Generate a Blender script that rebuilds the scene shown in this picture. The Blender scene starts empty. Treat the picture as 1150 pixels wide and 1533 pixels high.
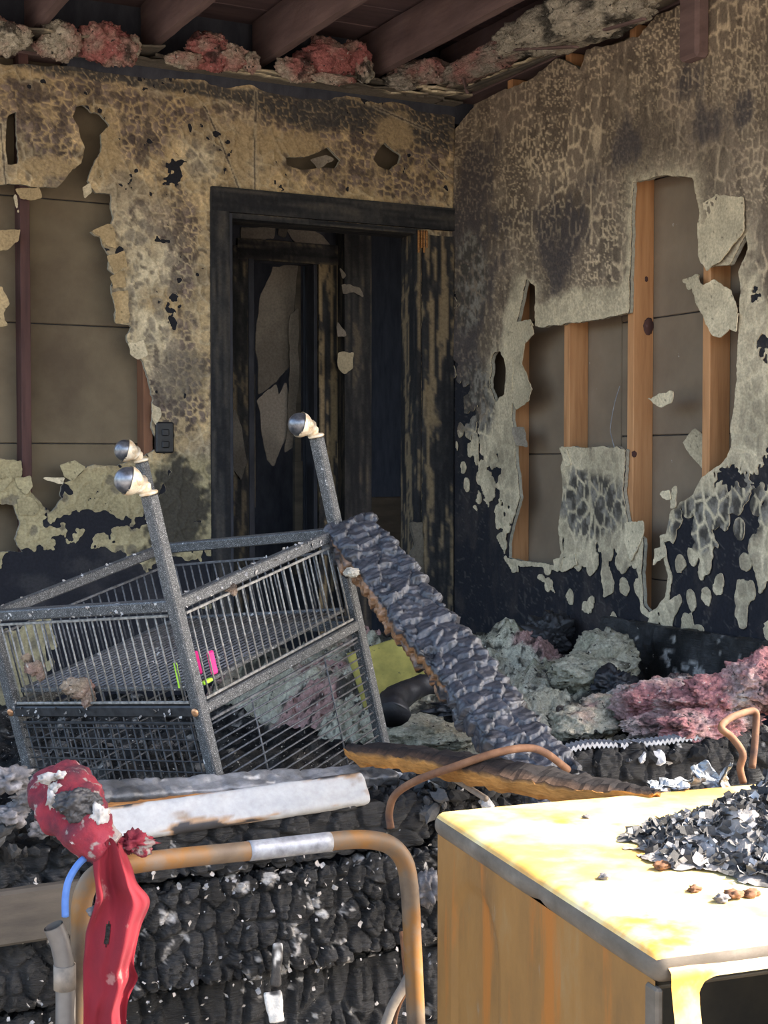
import bpy, bmesh, math, random
import numpy as np
from mathutils import Vector, Matrix

random.seed(7)
RNG = np.random.default_rng(7)
COL = bpy.context.scene.collection
SC = bpy.context.scene

# ---------------------------------------------------------------- camera
FPX = 2130.0
YAW, PITCH = math.radians(27.2), math.radians(2.04)
CAM = np.array([0.0, 0.0, 1.02])
F0 = np.array([math.sin(YAW), math.cos(YAW), 0.0])
RT = np.array([math.cos(YAW), -math.sin(YAW), 0.0])
ZZ = np.array([0.0, 0.0, 1.0])
FW = F0 * math.cos(PITCH) - ZZ * math.sin(PITCH)
UP = np.cross(RT, FW)
cd = bpy.data.cameras.new('camera')
cam = bpy.data.objects.new('camera', cd)
COL.objects.link(cam)
cam.location = CAM
cam.rotation_euler = (math.pi / 2 - PITCH, 0, -YAW)
cd.sensor_fit = 'HORIZONTAL'
cd.sensor_width = 36
cd.lens = 36 * FPX / 1150
cd.clip_start = 0.05
SC.camera = cam

# ---------------------------------------------------------------- world, sun, exposure
wd = bpy.data.worlds.new('sky')
SC.world = wd
wd.use_nodes = True
wn = wd.node_tree
wn.nodes.clear()
wo = wn.nodes.new('ShaderNodeOutputWorld')
wb = wn.nodes.new('ShaderNodeBackground')
ws = wn.nodes.new('ShaderNodeTexSky')
ws.sky_type = 'NISHITA'
ws.sun_disc = False
ws.sun_elevation = math.radians(44)
ws.sun_rotation = math.radians(117)
ws.air_density = 1.0
ws.dust_density = 3.0
ws.ozone_density = 0.5
wb.inputs['Strength'].default_value = 0.50
wn.links.new(ws.outputs[0], wb.inputs[0])
wn.links.new(wb.outputs[0], wo.inputs[0])
sd = bpy.data.lights.new('sun', 'SUN')
sun = bpy.data.objects.new('sun', sd)
COL.objects.link(sun)
sd.energy = 11.0
sd.color = (1.0, 0.93, 0.82)
sd.angle = math.radians(0.6)
SUN_DIR = Vector((0.62, -0.32, 0.66))          # towards the sun
sun.rotation_euler = SUN_DIR.to_track_quat('Z', 'Y').to_euler()
SC.view_settings.view_transform = 'Standard'
SC.view_settings.look = 'None'
SC.view_settings.exposure = 0.95
SC.view_settings.gamma = 1
SC.view_settings.use_curve_mapping = False

# ---------------------------------------------------------------- measuring from the photograph
def ray(x, y):
    return FW + RT * (x - 575) / FPX + UP * (766.5 - y) / FPX
def on(x, y, ax, val):                          # the place on a wall or floor plane
    d = ray(x, y)
    return CAM + d * ((val - CAM[ax]) / d[ax])
def at(x, y, dep):
    return CAM + ray(x, y) * dep

# ---------------------------------------------------------------- noise
def _h(ix, iy, iz, s):
    with np.errstate(over='ignore'):
        h = (ix.astype(np.int64) * 374761393 + iy.astype(np.int64) * 668265263 + iz.astype(np.int64) * 1274126177 + s * 974634777) & 0xffffffff
        h = ((h ^ (h >> 13)) * 1103515245) & 0xffffffff
        h = ((h ^ (h >> 16)) * 2654435761) & 0xffffffff
        h = h ^ (h >> 15)
    return (h & 0xffffff) / float(0xffffff)
def vnoise(x, y, z, s=0):
    x, y, z = np.broadcast_arrays(np.asarray(x, float), np.asarray(y, float), np.asarray(z, float))
    fx, fy, fz = np.floor(x), np.floor(y), np.floor(z)
    tx, ty, tz = x - fx, y - fy, z - fz
    tx, ty, tz = tx * tx * (3 - 2 * tx), ty * ty * (3 - 2 * ty), tz * tz * (3 - 2 * tz)
    r = 0
    for a in (0, 1):
        for b in (0, 1):
            for c in (0, 1):
                w = (tx if a else 1 - tx) * (ty if b else 1 - ty) * (tz if c else 1 - tz)
                r = r + w * _h(fx + a, fy + b, fz + c, s)
    return r * 2 - 1
def fbm(x, y, z=0.0, o=4, s=0, g=0.5):
    r, a, t = 0, 1.0, 0
    for i in range(o):
        r = r + a * vnoise(np.asarray(x) * 2 ** i + 17.3 * i, np.asarray(y) * 2 ** i - 9.1 * i, np.asarray(z) * 2 ** i + 3.7 * i, s + i)
        t += a
        a *= g
    return r / t
def worley(x, y, z=None, s=0, jit=1.0):         # F1, F2, random value of the cell
    three = z is not None
    x, y = np.broadcast_arrays(np.asarray(x, float), np.asarray(y, float))
    z = np.broadcast_to(np.asarray(z if three else 0.0, float), x.shape)
    fx, fy, fz = np.floor(x), np.floor(y), np.floor(z)
    F1 = np.full(x.shape, 9.0); F2 = F1.copy(); ID = np.zeros(x.shape)
    for a in (-1, 0, 1):
        for b in (-1, 0, 1):
            for c in ((-1, 0, 1) if three else (0,)):
                cx, cy, cz = fx + a, fy + b, fz + c
                dx = cx + .5 + jit * (_h(cx, cy, cz, s) - .5) - x
                dy = cy + .5 + jit * (_h(cx, cy, cz, s + 51) - .5) - y
                dz = (cz + .5 + jit * (_h(cx, cy, cz, s + 77) - .5) - z) if three else 0
                d = np.sqrt(dx * dx + dy * dy + dz * dz)
                cid = _h(cx, cy, cz, s + 99)
                m = d < F1
                F2 = np.where(m, F1, np.minimum(F2, d))
                ID = np.where(m, cid, ID)
                F1 = np.where(m, d, F1)
    return F1, F2, ID
def plates(x, y, s=0):                            # overlapping plates: each with its own height and tilt
    fx, fy = np.floor(x), np.floor(y)
    F1 = np.full(x.shape, 9.0); F2 = F1.copy(); H = np.zeros(x.shape); DX = np.zeros(x.shape); DY = np.zeros(x.shape)
    for a in (-1, 0, 1):
        for b in (-1, 0, 1):
            cx, cy = fx + a, fy + b
            z = np.zeros(x.shape)
            dx = x - (cx + .5 + .9 * (_h(cx, cy, z, s) - .5)); dy = y - (cy + .5 + .9 * (_h(cx, cy, z, s + 51) - .5))
            d = np.maximum(np.abs(dx), np.abs(dy) * .9) + .25 * np.hypot(dx, dy)
            m = d < F1
            F2 = np.where(m, F1, np.minimum(F2, d))
            H = np.where(m, _h(cx, cy, z, s + 99), H); DX = np.where(m, dx, DX); DY = np.where(m, dy, DY)
            F1 = np.where(m, d, F1)
    return F2 - F1, H, DX, DY
def ss(a, b, x):
    t = np.clip((x - a) / (b - a), 0, 1)
    return t * t * (3 - 2 * t)
def lin(r, g, b):
    f = lambda c: (c / 255 / 12.92) if c / 255 <= .04045 else ((c / 255 + .055) / 1.055) ** 2.4
    return np.array([f(r), f(g), f(b)])
def mix(a, b, t):
    t = np.asarray(t)[..., None]
    return np.asarray(a) * (1 - t) + np.asarray(b) * t

# ---------------------------------------------------------------- objects
def tag(o, label=None, cat=None, group=None, kind=None):
    if label: o['label'] = label
    if cat: o['category'] = cat
    if group: o['group'] = group
    if kind: o['kind'] = kind
    return o
def mesh(name, v, f, cols=None, smooth=False):
    me = bpy.data.meshes.new(name)
    me.from_pydata([tuple(p) for p in np.asarray(v, float).tolist()], [], [tuple(q) for q in f])
    if cols is not None:
        ca = me.color_attributes.new('Col', 'FLOAT_COLOR', 'POINT')
        c = np.ones((len(v), 4), np.float32)
        c[:, :3] = cols
        ca.data.foreach_set('color', c.ravel())
    if smooth:
        me.polygons.foreach_set('use_smooth', [True] * len(me.polygons))
    me.update()
    return me
def link(name, me, m=None, parent=None, loc=None):
    o = bpy.data.objects.new(name, me)
    COL.objects.link(o)
    if m and not me.materials: me.materials.append(m)
    if parent: o.parent = parent
    if loc is not None: o.location = loc
    return o
ORG = {}
def thing(name, label, cat, loc, group=None, kind=None):
    o = bpy.data.objects.new(name, None)
    COL.objects.link(o)
    o.empty_display_size = .1
    o.location = tuple(float(c) for c in loc)
    ORG[o] = np.array(o.location)
    return tag(o, label, cat, group, kind)
def part(root, name, v, f, m, cols=None, smooth=False, label=None):
    """geometry in room coordinates, stored relative to its root"""
    v = np.asarray(v, float) - ORG.get(root, np.zeros(3))
    o = link(name, mesh(name, v, f, cols, smooth), m, root)
    ORG[o] = ORG.get(root, np.zeros(3))
    return tag(o, label)
def single(name, v, f, m, label, cat, cols=None, smooth=False, group=None, kind=None):
    v = np.asarray(v, float)
    loc = np.array([(v[:, 0].min() + v[:, 0].max()) / 2, (v[:, 1].min() + v[:, 1].max()) / 2, v[:, 2].min()])
    o = link(name, mesh(name, v - loc, f, cols, smooth), m, None, tuple(loc))
    ORG[o] = loc
    return tag(o, label, cat, group, kind)
def struct(name, v, f, m, cols=None, smooth=False):
    o = link(name, mesh(name, v, f, cols, smooth), m)
    ORG[o] = np.zeros(3)
    return tag(o, kind='structure')

class G:
    """collects simple shapes; v, f, c"""
    def __init__(s): s.v, s.f, s.c = [], [], []
    def add(s, v, f, c=None):
        n = len(s.v)
        s.v += [tuple(p) for p in v]
        s.f += [tuple(i + n for i in q) for q in f]
        s.c += [tuple(c) if c is not None else (.5, .5, .5)] * len(v)
        return s
    def box(s, ctr, size, R=None, bev=0.0, c=None):
        h = np.array(size) / 2
        b = min(bev, h.min() * .9)
        vs, fs = [], []
        if b <= 0:
            vs = [np.array([x, y, z]) * h for x in (-1, 1) for y in (-1, 1) for z in (-1, 1)]
            fs = [(0, 1, 3, 2), (4, 6, 7, 5), (0, 4, 5, 1), (2, 3, 7, 6), (0, 2, 6, 4), (1, 5, 7, 3)]
        else:
            idx = {}
            for x in (-1, 1):
                for y in (-1, 1):
                    for z in (-1, 1):
                        for a in range(3):
                            p = np.array([x, y, z]) * (h - b)
                            p[a] += (x, y, z)[a] * b
                            idx[(x, y, z, a)] = len(vs); vs.append(p)
            for a in range(3):
                u, w = (a + 1) % 3, (a + 2) % 3
                for sg in (-1, 1):
                    q = []
                    for (i, j) in ((-1, -1), (1, -1), (1, 1), (-1, 1)):
                        k = [0, 0, 0]; k[a] = sg; k[u] = i; k[w] = j
                        q.append(idx[(*k, a)])
                    fs.append(tuple(q if sg > 0 else q[::-1]))
                for i in (-1, 1):
                    for j in (-1, 1):
                        k0 = [0, 0, 0]; k0[u] = i; k0[w] = j; k1 = list(k0); k0[a] = -1; k1[a] = 1
                        q = [idx[(*k0, u)], idx[(*k1, u)], idx[(*k1, w)], idx[(*k0, w)]]
                        fs.append(tuple(q if i * j > 0 else q[::-1]))
            for x in (-1, 1):
                for y in (-1, 1):
                    for z in (-1, 1):
                        q = [idx[(x, y, z, a)] for a in range(3)]
                        fs.append(tuple(q if x * y * z > 0 else q[::-1]))
        vs = np.array(vs)
        if R is not None: vs = vs @ np.asarray(R).T
        return s.add(vs + np.asarray(ctr), fs, c)
    def tube(s, pts, r, n=10, caps=True, c=None, hollow=False):
        pts = np.asarray(pts, float)
        rs = np.broadcast_to(r, (len(pts),))
        T = np.gradient(pts, axis=0)
        T /= np.linalg.norm(T, axis=1)[:, None] + 1e-12
        a = np.array([0, 0, 1.0]) if abs(T[0][2]) < .9 else np.array([1.0, 0, 0])
        V = []
        for i, p in enumerate(pts):
            b = np.cross(T[i], a); b /= np.linalg.norm(b)
            a = np.cross(b, T[i])
            for k in range(n):
                t = 2 * math.pi * k / n
                V.append(p + rs[i] * (math.cos(t) * a + math.sin(t) * b))
        Fs = []
        m = len(pts)
        for i in range(m - 1):
            for k in range(n):
                k2 = (k + 1) % n
                Fs.append((i * n + k, i * n + k2, (i + 1) * n + k2, (i + 1) * n + k))
        if caps:
            Fs.append(tuple(range(n))[::-1])
            Fs.append(tuple((m - 1) * n + k for k in range(n)))
        return s.add(V, Fs, c)
    def lathe(s, prof, n=20, M=None, c=None):
        V, Fs = [], []
        for (r, z) in prof:
            for k in range(n):
                t = 2 * math.pi * k / n
                V.append((r * math.cos(t), r * math.sin(t), z))
        for i in range(len(prof) - 1):
            for k in range(n):
                k2 = (k + 1) % n
                Fs.append((i * n + k, i * n + k2, (i + 1) * n + k2, (i + 1) * n + k))
        V = np.array(V)
        if M is not None: V = np.array([tuple(M @ Vector(p)) for p in V])
        return s.add(V, Fs, c)
def smooth_path(pts, n=8):
    P = [np.asarray(p, float) for p in pts]
    P = [2 * P[0] - P[1]] + P + [2 * P[-1] - P[-2]]
    out = []
    for i in range(1, len(P) - 2):
        for k in range(n):
            t = k / n
            a, b, c, d = P[i - 1], P[i], P[i + 1], P[i + 2]
            out.append(.5 * (2 * b + (c - a) * t + (2 * a - 5 * b + 4 * c - d) * t * t + (3 * b - a - 3 * c + d) * t ** 3))
    out.append(P[-2])
    return np.array(out)
_ICO = {}
def ico(n):
    if n not in _ICO:
        bm = bmesh.new()
        bmesh.ops.create_icosphere(bm, subdivisions=n, radius=1)
        bm.verts.ensure_lookup_table()
        _ICO[n] = (np.array([v.co[:] for v in bm.verts]), [tuple(v.index for v in f.verts) for f in bm.faces])
        bm.free()
    return _ICO[n]
def lump(ctr, size, seed, n=5, amp=.35, fr=1.6, fine=.12, ffr=7, R=None):
    v, f = ico(n)
    d = 1 + amp * fbm(v[:, 0] * fr + seed * 3.1, v[:, 1] * fr, v[:, 2] * fr, 3, seed) * 1.6 + fine * fbm(v[:, 0] * ffr, v[:, 1] * ffr + seed, v[:, 2] * ffr, 4, seed + 5, .65) * 1.8
    w = v * d[:, None] * np.array(size)
    if R is not None: w = w @ np.asarray(R).T
    return w + np.asarray(ctr), f
def frame_from(a, n):
    a = np.asarray(a, float); a /= np.linalg.norm(a)
    n = np.asarray(n, float); n = n - a * (n @ a); n /= np.linalg.norm(n)
    b = np.cross(n, a)
    return np.stack([a, b, n], axis=1)          # columns: length, width, face normal
def gridbox(size, res, rad, disp=None, bend=None):
    """rounded box of size, gridded at res, displaced outward by disp(points)"""
    h = np.array(size) / 2
    N = [max(2, int(round(s / res))) for s in size]
    ax = [np.linspace(-h[i], h[i], N[i] + 1) for i in range(3)]
    V, Fq, off = [], [], 0
    for a in range(3):
        u, w = (a + 1) % 3, (a + 2) % 3
        A, B = np.meshgrid(ax[u], ax[w], indexing='ij')
        for sg in (-1, 1):
            P = np.zeros(A.shape + (3,))
            P[..., u] = A; P[..., w] = B; P[..., a] = sg * h[a]
            V.append(P.reshape(-1, 3))
            nu, nw = A.shape
            I = np.arange(nu * nw).reshape(nu, nw) + off
            q = np.stack([I[:-1, :-1], I[1:, :-1], I[1:, 1:], I[:-1, 1:]], -1).reshape(-1, 4)
            Fq.append(q if sg > 0 else q[:, ::-1])
            off += nu * nw
    V = np.concatenate(V); Fq = np.concatenate(Fq)
    key = np.round(V * 1e5).astype(np.int64)
    _, first, inv = np.unique(key, axis=0, return_index=True, return_inverse=True)
    inv = np.ravel(inv)
    V = V[first]; Fq = inv[Fq]
    q = np.clip(V, -h + rad, h - rad)
    d = V - q
    L = np.linalg.norm(d, axis=1)[:, None] + 1e-9
    nrm = d / L
    e = disp(V) if disp is not None else 0
    W = q + nrm * (rad + np.asarray(e).reshape(-1, 1) * np.ones((len(V), 1)))
    return V, W, Fq.tolist(), nrm

# ---------------------------------------------------------------- torn sheets
def poly_sdf(U, V, poly):
    """signed distance to a polygon, positive inside"""
    P = np.asarray(poly, float)
    d = np.full(U.shape, 1e9)
    ins = np.zeros(U.shape, bool)
    for i in range(len(P)):
        a, b = P[i], P[(i + 1) % len(P)]
        e = b - a
        t = np.clip(((U - a[0]) * e[0] + (V - a[1]) * e[1]) / (e @ e + 1e-12), 0, 1)
        d = np.minimum(d, (U - a[0] - t * e[0]) ** 2 + (V - a[1] - t * e[1]) ** 2)
        if a[1] != b[1]:
            c = ((a[1] > V) != (b[1] > V)) & (U < (b[0] - a[0]) * (V - a[1]) / (b[1] - a[1]) + a[0])
            ins ^= c
    d = np.sqrt(d)
    return np.where(ins, d, -d)
def tear(us, vs, field, off, col, pos, thick, edge_col, split=False, flip=False):
    """marching squares: the region field > 0 as a sheet with a solid torn edge.
    returns a list of (verts, faces, colours, size), largest first"""
    nu, nv = field.shape
    U, V = np.meshgrid(us, vs, indexing='ij')
    A = np.concatenate([np.stack([U, V, off], -1), np.broadcast_to(col, U.shape + (3,))], -1).reshape(-1, 6)
    fl = field.ravel()
    ins = field > 0
    I = np.arange(nu * nv).reshape(nu, nv)
    cnt = ins[:-1, :-1].astype(int) + ins[1:, :-1] + ins[1:, 1:] + ins[:-1, 1:]
    full = np.argwhere(cnt == 4)
    i, j = full[:, 0], full[:, 1]
    quads = np.stack([I[i, j], I[i + 1, j], I[i + 1, j + 1], I[i, j + 1]], -1)
    if split:
        lab = np.full(nu * nv, -1)
        ii = ins.ravel()
        nl = 0
        for st in np.flatnonzero(ii):
            if lab[st] >= 0: continue
            stack = [st]; lab[st] = nl
            while stack:
                k = stack.pop()
                a, b = divmod(k, nv)
                for k2, ok in ((k - nv, a > 0), (k + nv, a < nu - 1), (k - 1, b > 0), (k + 1, b < nv - 1)):
                    if ok and ii[k2] and lab[k2] < 0:
                        lab[k2] = nl; stack.append(k2)
            nl += 1
    else:
        lab = np.zeros(nu * nv, int); nl = 1
    extra, cache, polys, edges = [], {}, [], []
    base = nu * nv
    def cross(a, b):
        k = (a, b) if a < b else (b, a)
        if k not in cache:
            t = fl[a] / (fl[a] - fl[b])
            r = A[a] * (1 - t) + A[b] * t
            r[2:] = A[a if fl[a] > 0 else b][2:]
            cache[k] = base + len(extra)
            extra.append(r)
        return cache[k]
    for (a, b) in np.argwhere((cnt > 0) & (cnt < 4)):
        cs = [I[a, b], I[a + 1, b], I[a + 1, b + 1], I[a, b + 1]]
        cs = [int(c) for c in cs]
        p, x, lb = [], [], 0
        for k in range(4):
            c, d = cs[k], cs[(k + 1) % 4]
            if fl[c] > 0: p.append(c); lb = lab[c]
            if (fl[c] > 0) != (fl[d] > 0):
                e = cross(c, d); p.append(e); x.append((e, fl[c] > 0))
        polys.append((lb, p))
        for k in range(len(x)):
            if x[k][1]: edges.append((lb, x[k][0], x[(k + 1) % len(x)][0]))
    E = np.array(extra).reshape(-1, 6)
    ALL = np.concatenate([A, E])
    out = []
    qlab = lab[quads[:, 0]] if len(quads) else np.zeros(0, int)
    byp, bye = {}, {}
    for lb, p in polys: byp.setdefault(lb, []).append(p)
    for lb, a, b in edges: bye.setdefault(lb, []).append((a, b))
    order = np.argsort(qlab, kind='stable')
    bounds = np.searchsorted(qlab[order], np.arange(nl + 1))
    for lb in range(nl):
        q = quads[order[bounds[lb]:bounds[lb + 1]]]
        ps = byp.get(lb, [])
        ed = bye.get(lb, [])
        if len(q) + len(ps) < 2: continue
        used = np.unique(np.concatenate([q.ravel()] + [np.array(p) for p in ps]).astype(int))
        mp = {int(k): n for n, k in enumerate(used)}
        rem = np.zeros(len(ALL), int); rem[used] = np.arange(len(used))
        D = ALL[used]
        fs = rem[q].tolist() + [[mp[k] for k in p] for p in ps]
        vs_ = pos(D[:, 0], D[:, 1], D[:, 2]); cs_ = D[:, 3:]
        if ed and thick > 0:
            ek = sorted({k for e in ed for k in e})
            n0 = len(used)
            em = {k: n0 + n for n, k in enumerate(ek)}
            DE = ALL[ek]
            v1 = pos(DE[:, 0], DE[:, 1], DE[:, 2]); v2 = pos(DE[:, 0], DE[:, 1], DE[:, 2] - thick)
            vs_ = np.concatenate([vs_, v1, v2])
            cs_ = np.concatenate([cs_, np.broadcast_to(edge_col, (2 * len(ek), 3))])
            m = len(ek)
            fs += [[em[a], em[a] + m, em[b] + m, em[b]] for a, b in ed]
        if flip: fs = [f[::-1] for f in fs]
        out.append((vs_, fs, cs_, len(q) + len(ps)))
    out.sort(key=lambda t: -t[3])
    return out

# ---------------------------------------------------------------- materials
def nt(name):
    m = bpy.data.materials.new(name)
    m.use_nodes = True
    t = m.node_tree
    b = t.nodes['Principled BSDF']
    return m, t, b
def _coords(t, stretch):
    tc = t.nodes.new('ShaderNodeTexCoord'); mp = t.nodes.new('ShaderNodeMapping')
    mp.inputs['Scale'].default_value = stretch
    t.links.new(tc.outputs['Object'], mp.inputs['Vector'])
    return mp.outputs['Vector']
def _noise(t, vec, scale, detail=6, rough=.6):
    n = t.nodes.new('ShaderNodeTexNoise')
    n.inputs['Scale'].default_value = scale; n.inputs['Detail'].default_value = detail; n.inputs['Roughness'].default_value = rough
    t.links.new(vec, n.inputs['Vector'])
    return n.outputs['Fac']
def _ramp(t, fac, stops):
    r = t.nodes.new('ShaderNodeValToRGB')
    e = r.color_ramp.elements
    while len(e) < len(stops): e.new(.5)
    for k, (p, c) in enumerate(stops):
        e[k].position = p; e[k].color = (*[float(q) for q in c], 1)
    t.links.new(fac, r.inputs['Fac'])
    return r.outputs['Color']
def _mix(t, a, b, fac, mode='MIX'):
    m = t.nodes.new('ShaderNodeMix'); m.data_type = 'RGBA'; m.blend_type = mode
    if isinstance(fac, (int, float)): m.inputs[0].default_value = fac
    else: t.links.new(fac, m.inputs[0])
    t.links.new(a, m.inputs[6])
    if hasattr(b, 'default_value') or not isinstance(b, (tuple, list, np.ndarray)): t.links.new(b, m.inputs[7])
    else: m.inputs[7].default_value = (*[float(q) for q in b], 1)
    return m.outputs[2]
def _thr(t, fac, lo, hi):
    m = t.nodes.new('ShaderNodeMapRange'); m.interpolation_type = 'SMOOTHSTEP'
    m.inputs['From Min'].default_value = lo; m.inputs['From Max'].default_value = hi
    t.links.new(fac, m.inputs['Value'])
    return m.outputs['Result']
def _bump(t, b, fac, strength, dist):
    n = t.nodes.new('ShaderNodeBump')
    n.inputs['Strength'].default_value = strength; n.inputs['Distance'].default_value = dist
    t.links.new(fac, n.inputs['Height'])
    t.links.new(n.outputs['Normal'], b.inputs['Normal'])
def m_noise(name, stops, scale, stretch=(1, 1, 1), rough=.85, bump=.4, bscale=None, bdist=.004, bstretch=None, specks=(), metal=0.0, spec=.4, detail=7):
    m, t, b = nt(name)
    vec = _coords(t, stretch)
    c = _ramp(t, _noise(t, vec, scale, detail), stops)
    for (rgb, lo, hi, sc) in specks:
        v2 = _coords(t, (1, 1, 1))
        c = _mix(t, c, rgb, _thr(t, _noise(t, v2, sc, 5, .6), lo, hi))
    t.links.new(c, b.inputs['Base Color'])
    if bump: _bump(t, b, _noise(t, _coords(t, bstretch or stretch), bscale or scale * 3, 6, .65), bump, bdist)
    b.inputs['Roughness'].default_value = rough; b.inputs['Metallic'].default_value = metal
    b.inputs['Specular IOR Level'].default_value = spec
    return m
def m_vc(name, rough=.9, var=.35, vscale=60, bump=.4, bscale=120, bdist=.002, spec=.25, stretch=(1, 1, 1), bstretch=(1, 1, 1), specks=()):
    m, t, b = nt(name)
    a = t.nodes.new('ShaderNodeAttribute'); a.attribute_name = 'Col'
    n = _noise(t, _coords(t, stretch), vscale, 6, .65)
    c = _mix(t, a.outputs['Color'], _ramp(t, n, [(.25, (1 - var,) * 3), (.5, (1,) * 3), (.75, (1 + var,) * 3)]), 1.0, 'MULTIPLY')
    for (rgb, lo, hi, sc) in specks:
        c = _mix(t, c, rgb, _thr(t, _noise(t, _coords(t, (1, 1, 1)), sc, 5, .6), lo, hi))
    t.links.new(c, b.inputs['Base Color'])
    if bump: _bump(t, b, _noise(t, _coords(t, bstretch), bscale, 5, .65), bump, bdist)
    b.inputs['Roughness'].default_value = rough
    b.inputs['Specular IOR Level'].default_value = spec
    return m

ASH = (.62, .58, .52)
M = {}
M['wall'] = m_vc('scorched_wallboard', .92, .3, 90, .5, 160, .002)
M['paint'] = m_vc('blistered_paint', .8, .38, 110, .35, 140, .0015)
M['plain'] = m_vc('fibre', .95, .3, 80, .5, 160, .003)
M['stud'] = m_noise('stud_wood', [(.25, (.34, .155, .062)), (.5, (.50, .245, .105)), (.75, (.58, .31, .145))], 14, (3, 3, .22), .75, .25, 60, .002)
M['stud_dark'] = m_noise('sooty_stud_wood', [(.3, (.05, .022, .02)), (.7, (.10, .045, .038))], 14, (3, 3, .3), .8, .3, 60, .002)
M['stud_soot'] = m_noise('smoked_stud_wood', [(.3, (.13, .06, .035)), (.7, (.24, .11, .055))], 14, (3, 3, .3), .8, .3, 60, .002)
M['sheath'] = m_noise('fibreboard', [(.3, (.18, .132, .09)), (.6, (.225, .168, .115)), (.8, (.26, .20, .14))], 5, (1, 1, 1), .95, .3, 200, .001, specks=[((.34, .31, .26), .70, .76, 26)])
M['sheath_dark'] = m_noise('smoked_fibreboard', [(.3, (.105, .076, .05)), (.55, (.17, .13, .083)), (.8, (.21, .163, .107))], 3.2, (1, 1, 1), .95, .3, 200, .001)
M['char'] = m_noise('char', [(.3, (.012, .011, .012)), (.6, (.028, .027, .029)), (.85, (.06, .058, .06))], 30, (1, 1, 1), .55, .6, 90, .004, spec=.5, specks=[(ASH, .70, .74, 45)])
M['char_soft'] = m_noise('soot', [(.3, (.028, .030, .040)), (.7, (.060, .061, .074))], 18, (1, 1, .4), .8, .4, 60, .003, spec=.3)  # soot, lifted towards blue grey to stand in for haze
M['char_vc'] = m_vc('alligatored_char', .52, .6, 50, .9, 30, .010, .4, bstretch=(1, 1, 8), specks=[(ASH, .69, .73, 38)])
M['beam_vc'] = m_vc('silvery_char', .42, .6, 40, .6, 60, .005, .6, specks=[((.7, .68, .66), .74, .77, 60)])
M['joist'] = m_noise('smoked_joist', [(.3, (.10, .062, .058)), (.6, (.17, .108, .098)), (.8, (.23, .155, .135))], 8, (2, .35, 2), .85, .4, 40, .003)
M['deck'] = m_noise('smoked_deck', [(.3, (.08, .052, .055)), (.7, (.17, .105, .10))], 8, (.35, 2, 2), .9, .4, 40, .003)
M['cage'] = m_noise('speckled_cage_enamel', [(.35, (.022, .022, .023)), (.6, (.05, .05, .05))], 60, (1, 1, 1), .55, .5, 300, .0015, spec=.5, specks=[((.42, .42, .41), .54, .68, 620), ((.55, .53, .5), .66, .70, 60)])
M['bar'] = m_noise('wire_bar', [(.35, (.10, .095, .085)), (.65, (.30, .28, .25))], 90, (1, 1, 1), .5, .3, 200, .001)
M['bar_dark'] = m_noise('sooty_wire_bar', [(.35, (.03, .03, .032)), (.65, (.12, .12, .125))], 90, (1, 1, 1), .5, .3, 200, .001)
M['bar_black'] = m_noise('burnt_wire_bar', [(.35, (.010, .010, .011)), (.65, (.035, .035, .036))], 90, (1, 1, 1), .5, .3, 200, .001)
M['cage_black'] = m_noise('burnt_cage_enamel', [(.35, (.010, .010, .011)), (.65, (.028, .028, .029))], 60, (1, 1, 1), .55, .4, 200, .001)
M['bar_mid'] = m_noise('greyed_wire_bar', [(.35, (.05, .05, .055)), (.65, (.19, .19, .20))], 90, (1, 1, 1), .45, .3, 200, .001)  # paler grey puts the grate's reflected light into the bars
M['ball'] = m_noise('caster_steel', [(.35, (.09, .09, .10)), (.7, (.26, .26, .27))], 50, (1, 1, 1), .32, .1, 200, .0005, metal=.7)
M['hood'] = m_noise('caster_hood', [(.3, (.50, .32, .16)), (.55, (.70, .60, .45)), (.8, (.78, .72, .62))], 45, (1, 1, 1), .5, .2, 200, .0005, metal=.2)
M['rust_tube'] = m_noise('rusty_tube', [(.28, (.065, .042, .028)), (.45, (.15, .105, .066)), (.58, (.23, .105, .026)), (.72, (.18, .15, .12))], 7, (1, 1, 1), .6, .3, 120, .001, metal=.15, specks=[((.42, .44, .47), .70, .76, 9)])
M['rust_rod'] = m_noise('rusty_rod', [(.3, (.06, .026, .015)), (.5, (.145, .064, .028)), (.75, (.23, .115, .057))], 25, (1, 1, 1), .8, .4, 160, .001)
M['grey_rod'] = m_noise('grey_rod', [(.3, (.10, .085, .07)), (.7, (.26, .21, .16))], 30, (1, 1, 1), .8, .4, 160, .001)
M['pipe'] = m_noise('grey_pipe', [(.3, (.09, .075, .064)), (.6, (.16, .145, .13)), (.8, (.19, .125, .065))], 9, (1, 1, 1), .5, .2, 160, .001, metal=.3)
M['red'] = m_noise('red_cloth', [(.3, (.10, .004, .010)), (.6, (.175, .007, .014)), (.8, (.21, .020, .026))], 9, (1, 1, .5), .95, .5, 500, .001, specks=[((.25, .10, .09), .60, .68, 22)])
M['red_lump'] = m_noise('melted_red_cloth', [(.32, (.03, .008, .014)), (.45, (.10, .009, .018)), (.58, (.18, .012, .022)), (.8, (.22, .03, .045))], 18, (1, 1, 1), .9, .7, 80, .004, specks=[((.20, .17, .15), .56, .64, 26), ((.46, .43, .40), .63, .68, 30)])
M['blue'] = m_noise('blue_cable', [(.3, (.03, .09, .28)), (.7, (.09, .19, .45))], 20, (1, 1, 1), .5, 0)
M['ash'] = m_noise('ash', [(.3, (.20, .185, .17)), (.6, (.40, .375, .35)), (.8, (.54, .52, .50))], 40, (1, 1, 1), .95, .6, 120, .003)
M['greyash'] = m_noise('grey_ash', [(.3, (.05, .048, .05)), (.55, (.14, .13, .13)), (.8, (.42, .39, .38))], 40, (1, 1, 1), .9, .6, 120, .003)
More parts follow.
